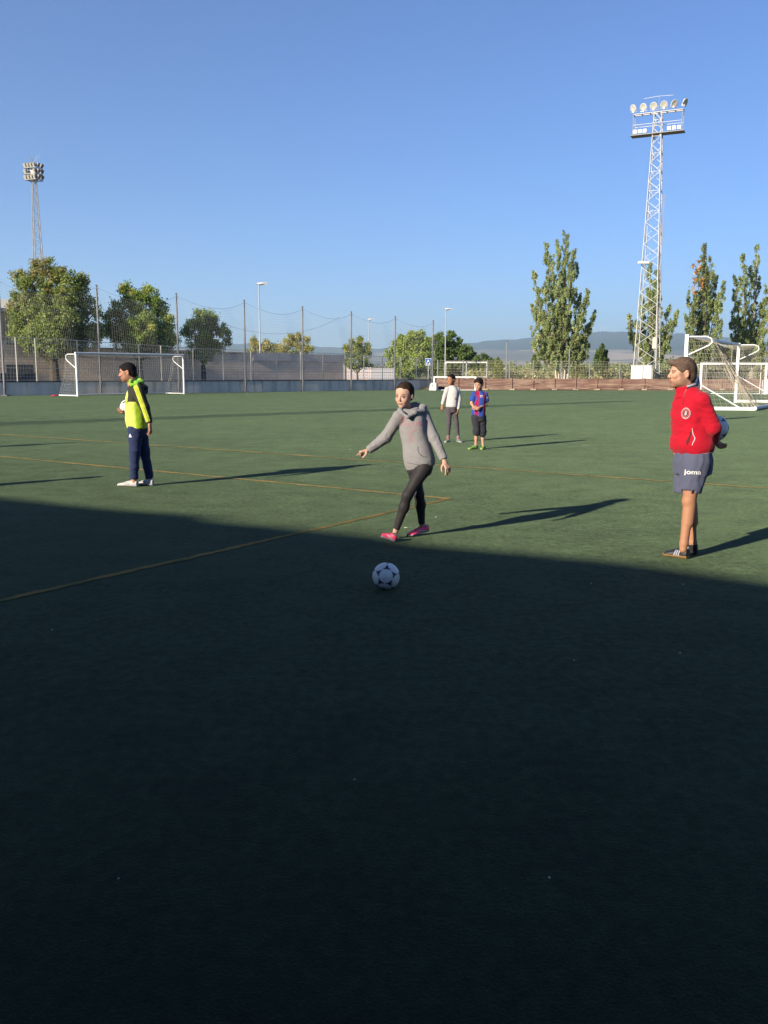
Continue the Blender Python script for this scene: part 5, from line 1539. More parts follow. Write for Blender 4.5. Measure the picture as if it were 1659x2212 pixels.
def project(name, v2, f, V, Q, origin, ux, uy, m, parent, off=.0025, cut=.3):
    "lay a flat drawing (v2 in metres) onto a garment along the direction ux x uy"
    ux = nrm(ux); uy = nrm(uy - ux * np.dot(ux, uy)); n = np.cross(ux, uy)
    bm = bmesh.new(); vs = [bm.verts.new((p[0], p[1], 0)) for p in v2]
    for q in f:
        try: bm.faces.new([vs[i] for i in q])
        except ValueError: pass
    bmesh.ops.triangulate(bm, faces=bm.faces[:])
    for _ in range(2):
        lng = [e for e in bm.edges if e.calc_length() > .012]
        if lng: bmesh.ops.subdivide_edges(bm, edges=lng, cuts=1); bmesh.ops.triangulate(bm, faces=bm.faces[:])
    tree = BVHTree.FromPolygons([tuple(p) for p in V], [tuple(int(i) for i in q) for q in Q])
    o0 = np.asarray(origin, dtype=np.float64); bad = []
    out = []
    for v in bm.verts:
        p = o0 + ux * v.co.x + uy * v.co.y + n * cut
        loc, nn, _, dist = tree.ray_cast(Vector(p), Vector(-n), cut * 2.5)
        if loc is None: bad.append(v); out.append((v, None))
        else: out.append((v, loc + nn * off if nn.dot(Vector(n)) > 0 else loc + Vector(n) * off))
    for v, p in out:
        if p is not None: v.co = p
    if bad: bmesh.ops.delete(bm, geom=bad, context='VERTS')
    vv = [tuple(v.co) for v in bm.verts]; bm.verts.index_update(); ff = [tuple(x.index for x in fc.verts) for fc in bm.faces]; bm.free()
    if not ff: print('EMPTY DECAL', name); return None
    return mesh_obj(name, vv, ff, m, parent, True)
# ------------------------------------------------------------------ people
def lerp(a, b, t): return a + (b - a) * t
def body(parent, j, s, head, skin, hands, res=.006, **hc):
    """one continuous figure: head, neck, trunk, arms with hands, legs"""
    F = Field(res); c, A, h = head
    add_head(F, c, A, h, hc.get('fem', False), hc.get('child', False)); lk = hc.get('legk', 1.0)
    lat = j['lat']
    F.loft(j['pelvis'], j['neck'], lat, [(0, 0, 0, .13 * s, .09 * s), (.3, 0, 0, .115 * s, .08 * s), (.7, 0, 0, .14 * s, .095 * s), (.9, 0, 0, .12 * s, .07 * s), (1, 0, 0, .05 * s, .05 * s)], .03)
    for sd in 'LR':
        F.cap(j['sh' + sd], j['el' + sd], .043 * s, .034 * s, .02); F.cap(j['el' + sd], j['wr' + sd], .037 * s, .025 * s, .012)
        F.cap(j['hip' + sd], j['kn' + sd], .078 * s * lk, .052 * s * lk, .03)
        kn, an = j['kn' + sd], j['an' + sd]; d = nrm(an - kn); fw = j.get('shinfw', j['fwd'])
        F.cap(kn, an, .046 * s * lk, .033 * s * lk, .02)
        F.cap(lerp(kn, an, .12) - fw * .012 * s, lerp(kn, an, .5) - fw * .014 * s, (.046 * s * lk), .044 * s * lk, .02)
        F.cap(an, an + d * .05, .033 * s, .030 * s, .015)
        F.ell(kn + fw * .018 * s * lk, (.040 * s * lk,) * 3, None, .02)
    for hd in hands: add_hand(F, **hd)
    V, Q = F.mesh(); V = smooth_mesh(V, Q, 1, .35)
    col = head_color(V, c, A, h, skin, **{k: v for k, v in hc.items() if k in ('lip', 'brow', 'beard', 'eye')})
    n = fold_noise(V, 14, 5); col = col * (1 + .06 * n)[:, None]
    if hc.get('legtint') is not None: m = (V[:, 2] < j['pelvis'][2])[:, None]; col = np.where(m, col * np.array(hc['legtint']), col)
    for hd in hands:                                            # warmer knuckles and fingertips
        d2 = np.linalg.norm(V - (np.asarray(hd['wrist']) + nrm(hd['d']) * .10), axis=1); m = np.clip(1 - d2 / .06, 0, 1)[:, None]
        col = col * (1 + m * (np.array([1.05, .86, .82]) - 1))
    mesh_obj('body', V, Q, SKIN, parent, True, np.clip(col, 0, 1))
def hair_obj(parent, c, A, h, col, prims, res=.005, seed=1, amp=.0022, color=None, streak=(1, 1, 1)):
    """prims in head units (right, forward, up) scaled by h/.235"""
    s = h / .235; F = Field(res)
    def w(p): return c + A[0] * p[0] * s + A[1] * p[1] * s + A[2] * p[2] * s
    for q in prims:
        if q[0] == 'e': F.ell(w(q[1]), np.array(q[2]) * s, A, (q[3] if len(q) > 3 else .012) * s)
        elif q[0] == '-e': F.ell(w(q[1]), np.array(q[2]) * s, A, (q[3] if len(q) > 3 else .006) * s, neg=True)
        elif q[0] == 'c': F.cap(w(q[1]), w(q[2]), q[3] * s, q[4] * s, (q[5] if len(q) > 5 else .012) * s)
        elif q[0] == '-c': F.cap(w(q[1]), w(q[2]), q[3] * s, q[4] * s, (q[5] if len(q) > 5 else .006) * s, neg=True)
    V, Q = F.mesh(); V = smooth_mesh(V, Q, 1)
    V = wrinkle(V, Q, amp, 60, seed, streak, None, False)
    n = fold_noise(V, 90, seed + 3)
    K = np.array(col) * (1 + .35 * n)[:, None]
    if color is not None: K = color((V - c) @ A.T / s, K)
    mesh_obj('hair', V, Q, HAIRM, parent, True, np.clip(K, 0, 1))
def shoes(parent, feet, s, upper, sole, mat_=None, w=.044, extra=None, h=.075, solet=.022, label=None):
    for heel, toe, up in feet:
        F = Field(.0045); add_shoe(F, heel, toe, up, s, w * s, h)
        V, Q = F.mesh(); V = smooth_mesh(V, Q, 1, .4)
        col = shoe_color(V, heel, toe, np.asarray(up, dtype=float), upper, sole, solet * s, extra)
        mesh_obj('shoe', V, Q, SHOEM, parent, True, col)
def grid_fwd(fwd, up=(0, 0, 1)):
    f = nrm(fwd); return f, nrm(np.cross(f, up))               # forward, right
UP = np.array([0, 0, 1.0])

# ---------------------------------------------------------------- ball
def ball(name, c, r, fwd, up, label, parent=None, dirt=.0):
    bm = bmesh.new(); bmesh.ops.create_icosphere(bm, subdivisions=6, radius=r)
    V = np.array([tuple(v.co) for v in bm.verts]); Fc = [tuple(v.index for v in f.verts) for f in bm.faces]; bm.free()
    n = V / np.linalg.norm(V, axis=1)[:, None]
    ph = (1 + 5 ** .5) / 2
    ic = np.array([(0, a, b * ph) for a in (-1, 1) for b in (-1, 1)] + [(a, b * ph, 0) for a in (-1, 1) for b in (-1, 1)] + [(b * ph, 0, a) for a in (-1, 1) for b in (-1, 1)], dtype=float)
    ic /= np.linalg.norm(ic, axis=1)[:, None]
    # turn the pattern so that one disc looks along fwd
    f0 = ic[0]; A0 = frame(f0, ic[1]); A1 = frame(fwd, up); Rm = A1.T @ A0
    ic = ic @ Rm.T
    ang = np.degrees(np.arccos(np.clip(n @ ic.T, -1, 1))); a1 = ang.min(1)
    white = np.array([.60, .60, .60]); dark = np.array([.012, .014, .045])
    col = np.tile(white, (len(V), 1))
    seam = (a1 > 28.4) & (a1 < 29.3); col[seam] = white * .5
    fc = []
    for i in range(12):
        for k1 in range(i + 1, 12):
            for k2 in range(k1 + 1, 12):
                if ic[i] @ ic[k1] > .4 and ic[i] @ ic[k2] > .4 and ic[k1] @ ic[k2] > .4: fc.append(nrm(ic[i] + ic[k1] + ic[k2]))
    fd = np.degrees(np.arccos(np.clip(n @ np.array(fc).T, -1, 1))).min(1)
    tri = (a1 > 30.4) & (fd < 17.0); col[tri] = dark
    g = fold_noise(n, 5, 3); col *= (1 + .07 * g)[:, None]; g = np.clip(fold_noise(n, 11, 9) - .25, 0, 1); col *= (1 - .45 * g)[:, None] * np.array([1, .99, .96])
    # small printed marks
    k0 = ic[np.argmin(np.linalg.norm(ic - nrm(fwd), axis=1))]
    A2 = frame(k0, up); q = n @ A2.T
    for (x, z, rx, rz) in ((.02, .18, .045, .022), (-.05, -.14, .05, .022)):
        m = np.clip(2 * (1 - np.hypot((q[:, 0] - x) / rx, (q[:, 2] - z) / rz)), 0, 1) * (q[:, 1] > 0); col = col * (1 - .5 * m[:, None])
    # three slanted bars on the lower right panel
    low = ic[np.argmax(ic @ (nrm(fwd) * .35 - np.asarray(up) * .85 + A1[0] * .3))]
    A3 = frame(low, up); q = n @ A3.T
    for i in range(3):
        x0 = -.12 + .10 * i; hgt = .06 + .045 * i
        m = (np.abs(q[:, 0] - x0 - q[:, 2] * .4) < .032) & (np.abs(q[:, 2]) < hgt) & (q[:, 1] > 0); col[m] = dark
    bump = np.where((a1 > 30.0) & (a1 < 31.4), -.0012, 0); V = V + n * bump[:, None]
    o = mesh_obj(name, V + np.array(c), Fc, mat('ball_leather', (.6, .6, .6), .35, vcol=True, spec=.4), parent, True, col)
    if parent is None:
        for v in o.data.vertices: v.co -= Vector(tuple(c))
        o.location = tuple(c); tag(o, label, 'football')
    return o
Yb = G(834, 1272).y
bc = P(834, 1244.5, Yb); rb_ = 30.4 / FPX * (Yb / math.cos(0)) * 1.0
bc.z = rb_ - .006; 
ball('football', np.array(bc), rb_, nrm((-.02, -1, .25)), (0.12, 0, 1), 'white football with dark triangular marks lying in the shade in front of the kicking girl')

# ---------------------------------------------------------------- man in the red jacket
def man_red():
    Y0 = G(1486, 1203).y + .05
    J = lambda x, y, dy=0.0: np.array(P(x, y, Y0 + dy))
    root = empty('person', (J(1488, 1150)[0], Y0, 0), 'man in a red jacket and shorts in profile, holding a ball behind his back', 'person')
    fwd, lat = grid_fwd((-.93, -.37, 0))
    heelL, toeL = np.array(G(1486, 1208)), np.array(G(1434, 1199.5)); heelR, toeR = np.array(G(1505, 1196)), np.array(G(1462, 1193))
    j = dict(lat=lat, fwd=nrm((-.9, .1, 0)), pelvis=J(1495, 988), neck=J(1487, 846), hipL=J(1499, 1000, -.09), hipR=J(1490, 1000, .09),
             knL=J(1489, 1083, -.10), knR=J(1490, 1082, .09), anL=J(1477.5, 1174, -.14), anR=J(1496, 1172, .08),
             shL=J(1516, 866, -.15), shR=J(1484, 868, .17), elL=J(1541, 924, -.15), elR=J(1520, 930, .26), wrL=J(1541, 952, .01), wrR=J(1540, 948, .17))
    j['shinfw'] = nrm((-.9, -.2, 0))
    A = frame((-1, -.04, -.02)); c = J(1473.5, 806, -.02); h = .252
    ballc = J(1544.5, 925, .10)
    hands = [dict(wrist=J(1542, 955, .02), d=nrm((-.25, .75, -.35)), palm_n=nrm((.1, .3, 1)), s=1.0, curl=(.45, .5, .5, .5), side=-1), dict(wrist=J(1539, 945, .2), d=nrm((.5, -.3, -.6)), palm_n=nrm((.2, -.6, .5)), s=1.0, curl=(.4,) * 4, side=1)]
    body(root, j, 1.06, (c, A, h), (.39, .215, .145), hands, .0046, legtint=(.68, .60, .50), beard=(.045, .025, .017), brow=(.03, .018, .012), lip=(.26, .10, .075))
    # hair: short sides, longer swept top
    def hc(q, K):
        m = np.clip((q[:, 2] - .02) / .05, 0, 1) * np.clip((q[:, 1] + .06) / .12, 0, 1)  # top and front lightened: sunlight on the hair put into its colour
        return K * (1 + .55 * m)[:, None]
    hair_obj(root, c, A, h, (.060, .040, .030), [('e', (0, -.014, .035), (.079, .100, .092)), ('e', (0, .045, .078), (.058, .058, .028), .02), ('c', (-.03, .085, .088), (.03, .085, .088), .014, .014), ('e', (0, -.055, -.015), (.066, .058, .080)),
        ('-e', (0, .104, .000), (.085, .070, .060), .006), ('-e', (0, .035, -.095), (.12, .10, .075), .006), ('-e', (-.085, .004, -.035), (.04, .030, .045), .006), ('-e', (.085, .004, -.035), (.04, .030, .045), .006), ('-e', (0, -.04, -.14), (.1, .1, .055))], .005, 3, .0025, hc, (1, .35, .8))
    # jacket
    F = Field(.0065); a, b = J(1497, 979), J(1487, 838)
    F.loft(a, b, lat, [(0, 0, .0, .172, .128), (.035, 0, 0, .180, .136), (.07, 0, .002, .190, .150), (.16, 0, .010, .188, .156), (.3, 0, .004, .168, .136), (.6, 0, .006, .165, .130), (.76, 0, .002, .152, .114), (.88, 0, .004, .118, .098), (.95, 0, .010, .084, .082), (1, 0, .012, .074, .074)], .02, 2.3)
    for sh, el, wr in ((j['shL'], j['elL'], j['wrL']), (j['shR'], j['elR'], j['wrR'])):
        F.cap(lerp(sh, J(1489, 852), .5), sh, .054, .060, .05); F.cap(sh, el, .062, .055, .018); F.cap(el, lerp(el, wr, .96), .056, .044, .015, cut1=1.0)
    V, Q = F.mesh(); V = smooth_mesh(V, Q, 2)
    V = wrinkle(V, Q, .0065, 11, 7, (1, 1, 1.3)); V = wrinkle(V, Q, .0042, 26, 8, (1, 1, 1.5)); V = smooth_mesh(V, Q, 1, .4)
    ax = nrm(b - a); L = np.linalg.norm(b - a); t = (V - a) @ ax / L
    near_arm = np.minimum(np.linalg.norm(V - j['elL'], axis=1), np.linalg.norm(V - j['wrL'], axis=1)) < .10
    col = np.tile(np.array((.30, .003, .014)), (len(V), 1))
    
    
    tt = t + .0 * t
    col[(t < .018) & ~near_arm] = (.36, .33, .36)
    fr = (V - lerp(a, b, .5)) @ fwd; sdv = (V - a) @ lat
    red_hem = (t < .04) & (fr > .09); col[red_hem] = (.30, .003, .014)
    colf = (t > .95) & (fr > -.01); col[colf] = (.30, .003, .014)      # the collar is open and red in front
    o = mesh_obj('jacket', V, Q, CLOTH, root, True, col)
    F = Field(.0048); ca, cb = J(1486, 853, .0), J(1481, 829.5, .0)
    F.loft(ca, cb, lat, [(0, 0, 0, .112, .110), (.4, 0, 0, .090, .098), (1, 0, 0, .080, .094)], .01)
    F.loft(J(1485, 849, .0), J(1479.6, 822, .0), lat, [(0, 0, 0, .066, .080), (1, 0, 0, .070, .084)], .006, neg=True)
    Vc, Qc = F.mesh(); Vc = smooth_mesh(Vc, Qc, 1); ca_ = nrm(cb - ca); tc_ = (Vc - ca) @ ca_ / np.linalg.norm(cb - ca); frc = (Vc - lerp(ca, cb, .5)) @ np.array((-1, 0, 0))
    cc = np.tile(np.array((.022, .020, .038)), (len(Vc), 1)); cc[(tc_ > .42) & (tc_ < .58)] = (.34, .32, .35); cc[(tc_ > .80) & (tc_ < .93)] = (.34, .32, .35); cc[(frc > .028) | (tc_ < .36)] = (.30, .003, .014)
    mesh_obj('collar', Vc, Qc, CLOTH, root, True, cc)
    # crest on the left chest
    ux, uy = nrm(lat * -1 * -1), UP
    n = nrm(np.cross(nrm(lat), UP)); crest_o = J(1480.5, 893, -.14)
    crn = nrm((-.62, -.78, .02)); ux = nrm(np.cross(UP, crn))
    def ring(r0, r1, n=28, ky=1.2): 
        v = [(r * math.cos(2 * math.pi * k / n), r * ky * math.sin(2 * math.pi * k / n)) for r in (r0, r1) for k in range(n)]
        return v, [(k, (k + 1) % n, n + (k + 1) % n, n + k) for k in range(n)]
    def disc(r, n=24, ky=1.2, cx=0, cy=0): return [(cx + r * math.cos(2 * math.pi * k / n), cy + r * ky * math.sin(2 * math.pi * k / n)) for k in range(n)], [tuple(range(n))]
    cm = mat('crest_pink_white', (.30, .20, .21), .7); cd = mat('crest_black', (.012, .010, .012), .7); cw_ = mat('crest_white', (.28, .25, .25), .7)
    for (v, f), m_, of in ((ring(.029, .037), cm, .003), (ring(.035, .0385), cw_, .0042), (ring(.0155, .020), cd, .003), (disc(.0100, ky=1.2, cy=-.006), cw_, .0045), (disc(.0080, ky=1.3, cy=.010, cx=.002), cw_, .0045), (ring(.021, .0225), cw_, .0038)):
        project('crest', v, f, V, Q, crest_o, ux, UP, m_, root, of)
    # little letters round the ring
    for k in range(14):
        a_ = math.pi * (1.25 - k * 1.5 / 13); x_, y_ = (.032) * math.cos(a_), .032 * 1.2 * math.sin(a_)
        project('crest_mark', [(x_ - .0018, y_ - .0022), (x_ + .0018, y_ - .0022), (x_ + .0018, y_ + .0022), (x_ - .0018, y_ + .0022)], [(0, 1, 2, 3)], V, Q, crest_o, ux, UP, cd, root, .0052)
    # pocket piping
    pv = lambda x, y: np.array((x, y))
    oo = J(1494, 946, -.15); pn = nrm((-.45, -.89, .0)); px_ = nrm(np.cross(UP, pn))
    k = 1 / 250.0
    pts = [(1494.5, 926), (1495.5, 934), (1497.5, 940), (1500.5, 945), (1500.5, 950), (1498, 956), (1497, 961)]
    w_ = [.004, .006, .006, .007, .007, .006, .004]; v = []; f = []
    for i, ((x, y), q) in enumerate(zip(pts, w_)):
        X_, Z_ = (x - 1494) * k, (946 - y) * k; v += [(X_ - q / 2, Z_), (X_ + q / 2, Z_)]
        if i: f.append((2 * i - 2, 2 * i - 1, 2 * i + 1, 2 * i))
    project('pocket_piping', v, f, V, Q, oo, px_, UP, mat('piping_white', (.36, .35, .37), .7), root, .004)
    v = [(-.010, .06), (-.018, .02), (-.042, -.035), (-.030, -.06), (-.012, -.03), (-.004, .03)]
    project('pocket_opening', v, [tuple(range(6))], V, Q, oo, px_, UP, mat('pocket_dark_red', (.06, .002, .006), .8), root, .003)
    # neck zip
    v = [(-.004, .075), (.004, .075), (.004, -.05), (-.004, -.05)]
    project('zip', v, [(0, 1, 2, 3)], V, Q, J(1461, 862, -.12), nrm(np.cross(UP, (-.93, -.37, 0))), UP, mat('zip_red', (.16, .005, .012), .5), root, .003)
    # shorts
    F = Field(.0065)
    F.loft(J(1496, 1022), J(1497, 972), lat, [(0, 0, 0, .165, .135), (.5, 0, 0, .175, .145), (1, 0, 0, .160, .126)], .03)
    F.cap(J(1503, 998, -.085), J(1491, 1067, -.09), .112, .082, .03, cut1=1.0); F.cap(J(1487, 998, .09), J(1475, 1064.5, .09), .112, .074, .03, cut1=1.0)
    F.cap(J(1491.5, 1071, -.09), J(1491.7, 1055, -.09), .080, .080, .006, neg=True, cut0=0.0, cut1=1.0)
    V2, Q2 = F.mesh(); V2 = smooth_mesh(V2, Q2, 2, .4); V2 = wrinkle(V2, Q2, .0085, 14, 17, (1.7, 1.7, .5)); V2 = wrinkle(V2, Q2, .002, 40, 18)
    col = np.tile(np.array((.060, .066, .105)), (len(V2), 1)); mesh_obj('shorts', V2, Q2, CLOTH, root, True, col)
    v, f = text_mesh('joma', .054, .0010)
    v2 = [(p[0] * 1.2 - .006, p[1]) for p in v]
    project('lettering', v2, f, V2, Q2, J(1498.5, 1020.5, -.2), nrm((.95, -.31, .0)), UP, mat('print_white', (.5, .5, .5), .6), root, .006)
    # indoor shoes with gum sole and three stripes
    def ex(c_, x, y, z):
        gum = (.21, .12, .045)
        c_[(z < .020)] = gum; c_[(x > .93) & (z < .035)] = gum
        for i in range(3):
            x0 = .30 + .085 * i; m = (np.abs(x - x0 - (z - .04) * -1.3) < .020) & (z > .022) & (z < .072) & (np.abs(y) > .022); c_[m] = (.27, .29, .34)
        c_[(x > .45) & (x < .75) & (np.abs(y) < .02) & (z > .05)] *= 1.0
    shoes(root, [(heelL, toeL, UP), (heelR, toeR, UP)], 1.06, (.014, .013, .015), (.21, .12, .045), w=.047, extra=ex)
    F = Field(.005); an = j['anR']; F.cap(an + np.array((0.01, 0, -.075)), an + np.array((0.0, 0, -.01)), .038, .038, .01, cut1=1.0); sdf_obj('sock', F, CLOTH, root, (.014, .013, .015))
    ball('football', ballc, .113, nrm((.35, -.93, .1)), nrm((.3, 0, 1)), 'football held behind the back of the man in the red jacket')
man_red()
# ---------------------------------------------------------------- girl in the grey hoodie
def girl_grey():
    Y0 = G(900, 1160).y
    J = lambda x, y, dy=0.0: np.array(P(x, y, Y0 + dy))
    root = empty('person', (J(895, 1100)[0], Y0, 0), 'girl in a grey hoodie and pink trainers striding towards the ball, one hand pointing', 'person')
    fwd, lat = grid_fwd((-.42, -.907, 0))
    h = .247; A = frame((-.50, -.85, -.20), (0.06, 0, 1)); c = J(873.5, 853, .02)
    heelL = np.array(G(853.5, 1171)); toeL = J(821, 1158.5, heelL[1] - Y0 + .03)
    heelR = np.array(G(924, 1154)); heelR[2] += .028; toeR = np.array(G(880, 1160))
    j = dict(lat=lat, fwd=fwd, pelvis=J(906, 1008), neck=J(882, 892), shR=J(861, 900, -.02), shL=J(915, 897, .06), elR=J(834, 944, .07), wrR=J(796, 972.5, .06),
             elL=J(938, 946, -.04), wrL=J(959, 992, -.12), hipL=J(915, 1012, -.07), hipR=J(894, 1010, .07), knL=J(880, 1070, -.16), knR=J(905, 1068, .02), anL=J(856, 1143, -.10), anR=J(911, 1131, .10))
    hands = [dict(wrist=J(794, 973, .055), d=nrm(J(780, 976, .03) - J(794, 973, .055)), palm_n=nrm((.15, .15, -.95)), s=.84, curl=(.15, 1.25, 1.3, 1.35), thumb=.9, side=1),
             dict(wrist=J(960.5, 997, -.13), d=nrm(J(968, 1013, -.15) - J(960.5, 997, -.13)), palm_n=nrm((-.55, .75, -.2)), s=.84, curl=(.25, .32, .38, .42), side=-1, thumb=.2, spread=.25)]
    body(root, j, .80, (c, A, h), (.38, .235, .175), hands, .0044, fem=True, child=True, legk=.86, brow=(.06, .035, .025), lip=(.30, .12, .10))
    hair_obj(root, c, A, h, (.020, .012, .009), [('e', (0, -.016, .030), (.079, .097, .089)), ('e', (0, -.05, -.01), (.068, .052, .066)), ('c', (.02, -.09, .035), (.04, -.10, .01), .026, .022), ('c', (.066, .0, .02), (.080, -.005, -.045), .018, .013), ('c', (.04, -.10, .01), (.078, -.05, -.055), .022, .014),
        ('-e', (0, .090, -.006), (.078, .072, .082), .006), ('-e', (0, .03, -.11), (.12, .12, .066), .006), ('-e', (.090, .008, -.03), (.03, .030, .055), .006), ('-e', (-.050, .075, .0), (.035, .06, .07), .006), ('-e', (.050, .075, .0), (.035, .06, .07), .006)], .005, 4, .0015, None, (1, .3, .8))
    # hoodie
    F = Field(.0060); a, b = J(909, 1009), J(884, 886)
    F.loft(a, b, lat, [(0, 0, 0, .138, .106), (.04, 0, 0, .142, .110), (.09, 0, 0, .148, .116), (.25, 0, .004, .140, .114), (.45, 0, 0, .126, .100), (.68, 0, .002, .130, .098), (.82, 0, -.002, .126, .090), (.92, 0, -.01, .095, .078), (1, 0, -.01, .066, .066)], .02, 2.25)
    for q, sh, el, wr in (('R', j['shR'], j['elR'], j['wrR']), ('L', j['shL'], j['elL'], j['wrL'])):
        F.cap(lerp(sh, J(885, 893), .5), sh, .050, .054, .04); F.cap(sh, el, .056, .052, .02); F.cap(el, wr, .052, .036, .012, cut1=1.0)
        d = nrm(wr - el); F.cap(wr - d * .05, wr - d * .004, .036, .033, .003, cut1=1.0)
    V, Q = F.mesh(); V = smooth_mesh(V, Q, 2)
    def arm_fold(V):
        out = V.copy(); N = vnormals(V, Q)
        for el, wr, am in ((j['elR'], j['wrR'], .0045), (j['elL'], j['wrL'], .0022)):
            d = nrm(wr - el); L_ = np.linalg.norm(wr - el); t = (V - el) @ d; r = np.linalg.norm(V - el - np.outer(t, d), axis=1)
            m = (np.clip((t + .06) / .04, 0, 1) * np.clip((L_ - .02 - t) / .03, 0, 1)) * np.clip((.09 - r) / .02, 0, 1)
            w = np.sin(t * 95 + 4 * np.sin(V[:, 2] * 38 + V[:, 1] * 30 + V[:, 0] * 12)); out += N * (am * m * (1 - np.abs(w) * 1.6))[:, None]
        return out
    V = arm_fold(V); V = wrinkle(V, Q, .0045, 12, 21, (1.3, 1.3, .7)); V = wrinkle(V, Q, .0018, 32, 22, (1.2, 1.2, .6)); V = smooth_mesh(V, Q, 1, .35)
    n = fold_noise(V, 120, 2); col = np.array((.168, .164, .168)) * (1 + .05 * n)[:, None]
    mesh_obj('hoodie', V, Q, FLEECE, root, True, col)
    # hood lying on the shoulders: thick folded rim round the neck
    F = Field(.0055)
    rim = [J(868, 892, -.10), J(864, 886, -.03), J(876, 880, .07), J(898, 877, .11), J(914, 882, .07), J(912, 888, .0), J(896, 892, -.08), J(882, 901, -.13)]
    rr_ = [.016, .020, .030, .038, .036, .030, .024, .016]
    for i in range(len(rim) - 1): F.cap(rim[i], rim[i + 1], rr_[i], rr_[i + 1], .014)
    F.cap(rim[0], J(880, 901, -.135), .016, .014, .012)
    F.ell(J(902, 893, .11), (.085, .05, .060), None, .03); F.ell(J(893, 884, .02), (.050, .05, .035), None, .01, neg=True)
    V3_, Q3 = F.mesh(); V3_ = smooth_mesh(V3_, Q3, 2); V3_ = wrinkle(V3_, Q3, .0035, 26, 9); V3_ = smooth_mesh(V3_, Q3, 1, .3)
    mesh_obj('hood', V3_, Q3, FLEECE, root, True, np.tile(np.array((.168, .164, .168)), (len(V3_), 1)))
    # pocket seam and faded pink print
    pk = mat('print_pink', (.34, .13, .16), .8); sm_ = mat('seam_dark', (.045, .044, .048), .9)
    n = nrm((-.35, -.94, .05)); ux = nrm(np.cross(UP, n))
    def px_draw(name, ox, oy, pts, w, m_, off=.003):
        k = 1 / 229.0; v = []; f = []
        for i, (x, y) in enumerate(pts):
            x0, y0 = pts[max(i - 1, 0)]; x1, y1 = pts[min(i + 1, len(pts) - 1)]; dx, dy = (x1 - x0) * k, -(y1 - y0) * k; L_ = math.hypot(dx, dy) + 1e-9
            v += [((x - ox) * k - dy / L_ * w / 2, (oy - y) * k + dx / L_ * w / 2), ((x - ox) * k + dy / L_ * w / 2, (oy - y) * k - dx / L_ * w / 2)]
            if i: f.append((2 * i - 2, 2 * i - 1, 2 * i + 1, 2 * i))
        project(name, v, f, V, Q, J(ox, oy, -.12), ux, UP, m_, root, off)
    px_draw('pocket_seam', 905, 975, [(902.5, 965), (903, 973), (906, 979), (911, 984), (917, 986.5), (921, 987)], .005, sm_)
    px_draw('hem_seam', 905, 975, [(877, 1000), (895, 1002.5), (915, 1004.5), (930, 1004)], .004, sm_)
    for txt, size, x, y, rot in (('A', .05, 866, 908, .5), ('C', .062, 864.5, 915, .3), ('CLUB', .064, 888.5, 917, .12), ('A', .06, 884.5, 943, .1), ('s', .05, 893, 944.5, 0), ('K', .05, 886, 953, .1)):
        v, f = text_mesh(txt, size, -.0006)
        cr, sr = math.cos(rot), math.sin(rot); v = [(p[0] * cr - p[1] * sr, p[0] * sr + p[1] * cr) for p in v]
        project('print', v, f, V, Q, J(x, y, -.12), ux, UP, pk, root, .003)
    px_draw('print', 890, 930, [(880, 936), (890, 931), (899, 926)], .006, pk)
    px_draw('print', 868, 905, [(862, 906), (867, 900), (873, 904), (878, 901)], .006, pk)
    # leggings
    F = Field(.0055)
    F.loft(J(905, 1022), J(908, 992), lat, [(0, 0, 0, .115, .09), (.5, 0, 0, .132, .105), (1, 0, 0, .125, .1)], .03)
    for hp, kn, an in ((j['hipL'], j['knL'], j['anL']), (j['hipR'], j['knR'], j['anR'])):
        F.cap(hp, kn, .074, .043, .03); F.cap(kn, lerp(kn, an, .35) - fwd * .010, .046, .047, .03); F.cap(lerp(kn, an, .35) - fwd * .010, an, .046, .030, .03, cut1=1.0)
    V2, Q2 = F.mesh(); V2 = smooth_mesh(V2, Q2, 2, .4); V2 = wrinkle(V2, Q2, .0016, 40, 5)
    mesh_obj('leggings', V2, Q2, mat('leggings_black', (.012, .010, .011), .7, noise=.1, nscale=50, sheen=.05), root, True)
    def ex(c_, x, y, z):
        c_[(x > .93) & (z < .03)] = (.02, .018, .02)
        m = (np.abs(z - (.028 + .06 * np.clip(x - .22, 0, .5))) < .006) & (x > .18) & (x < .62) & (np.abs(y) > .02); c_[m] = (.30, .26, .34)
        m = (x > .36) & (x < .66) & (np.abs(y) < .013) & (z > .045); c_[m] = (.30, .012, .06)
        m = (z > .064) & (x < .3); c_[m] = (.26, .10, .13)
    shoes(root, [(heelL, toeL, nrm((0, -.1, 1))), (heelR, toeR, nrm((0.1, 0, 1)))], .86, (.72, .055, .12), (.28, .29, .34), w=.048, extra=ex, solet=.026, h=.085)
girl_grey()

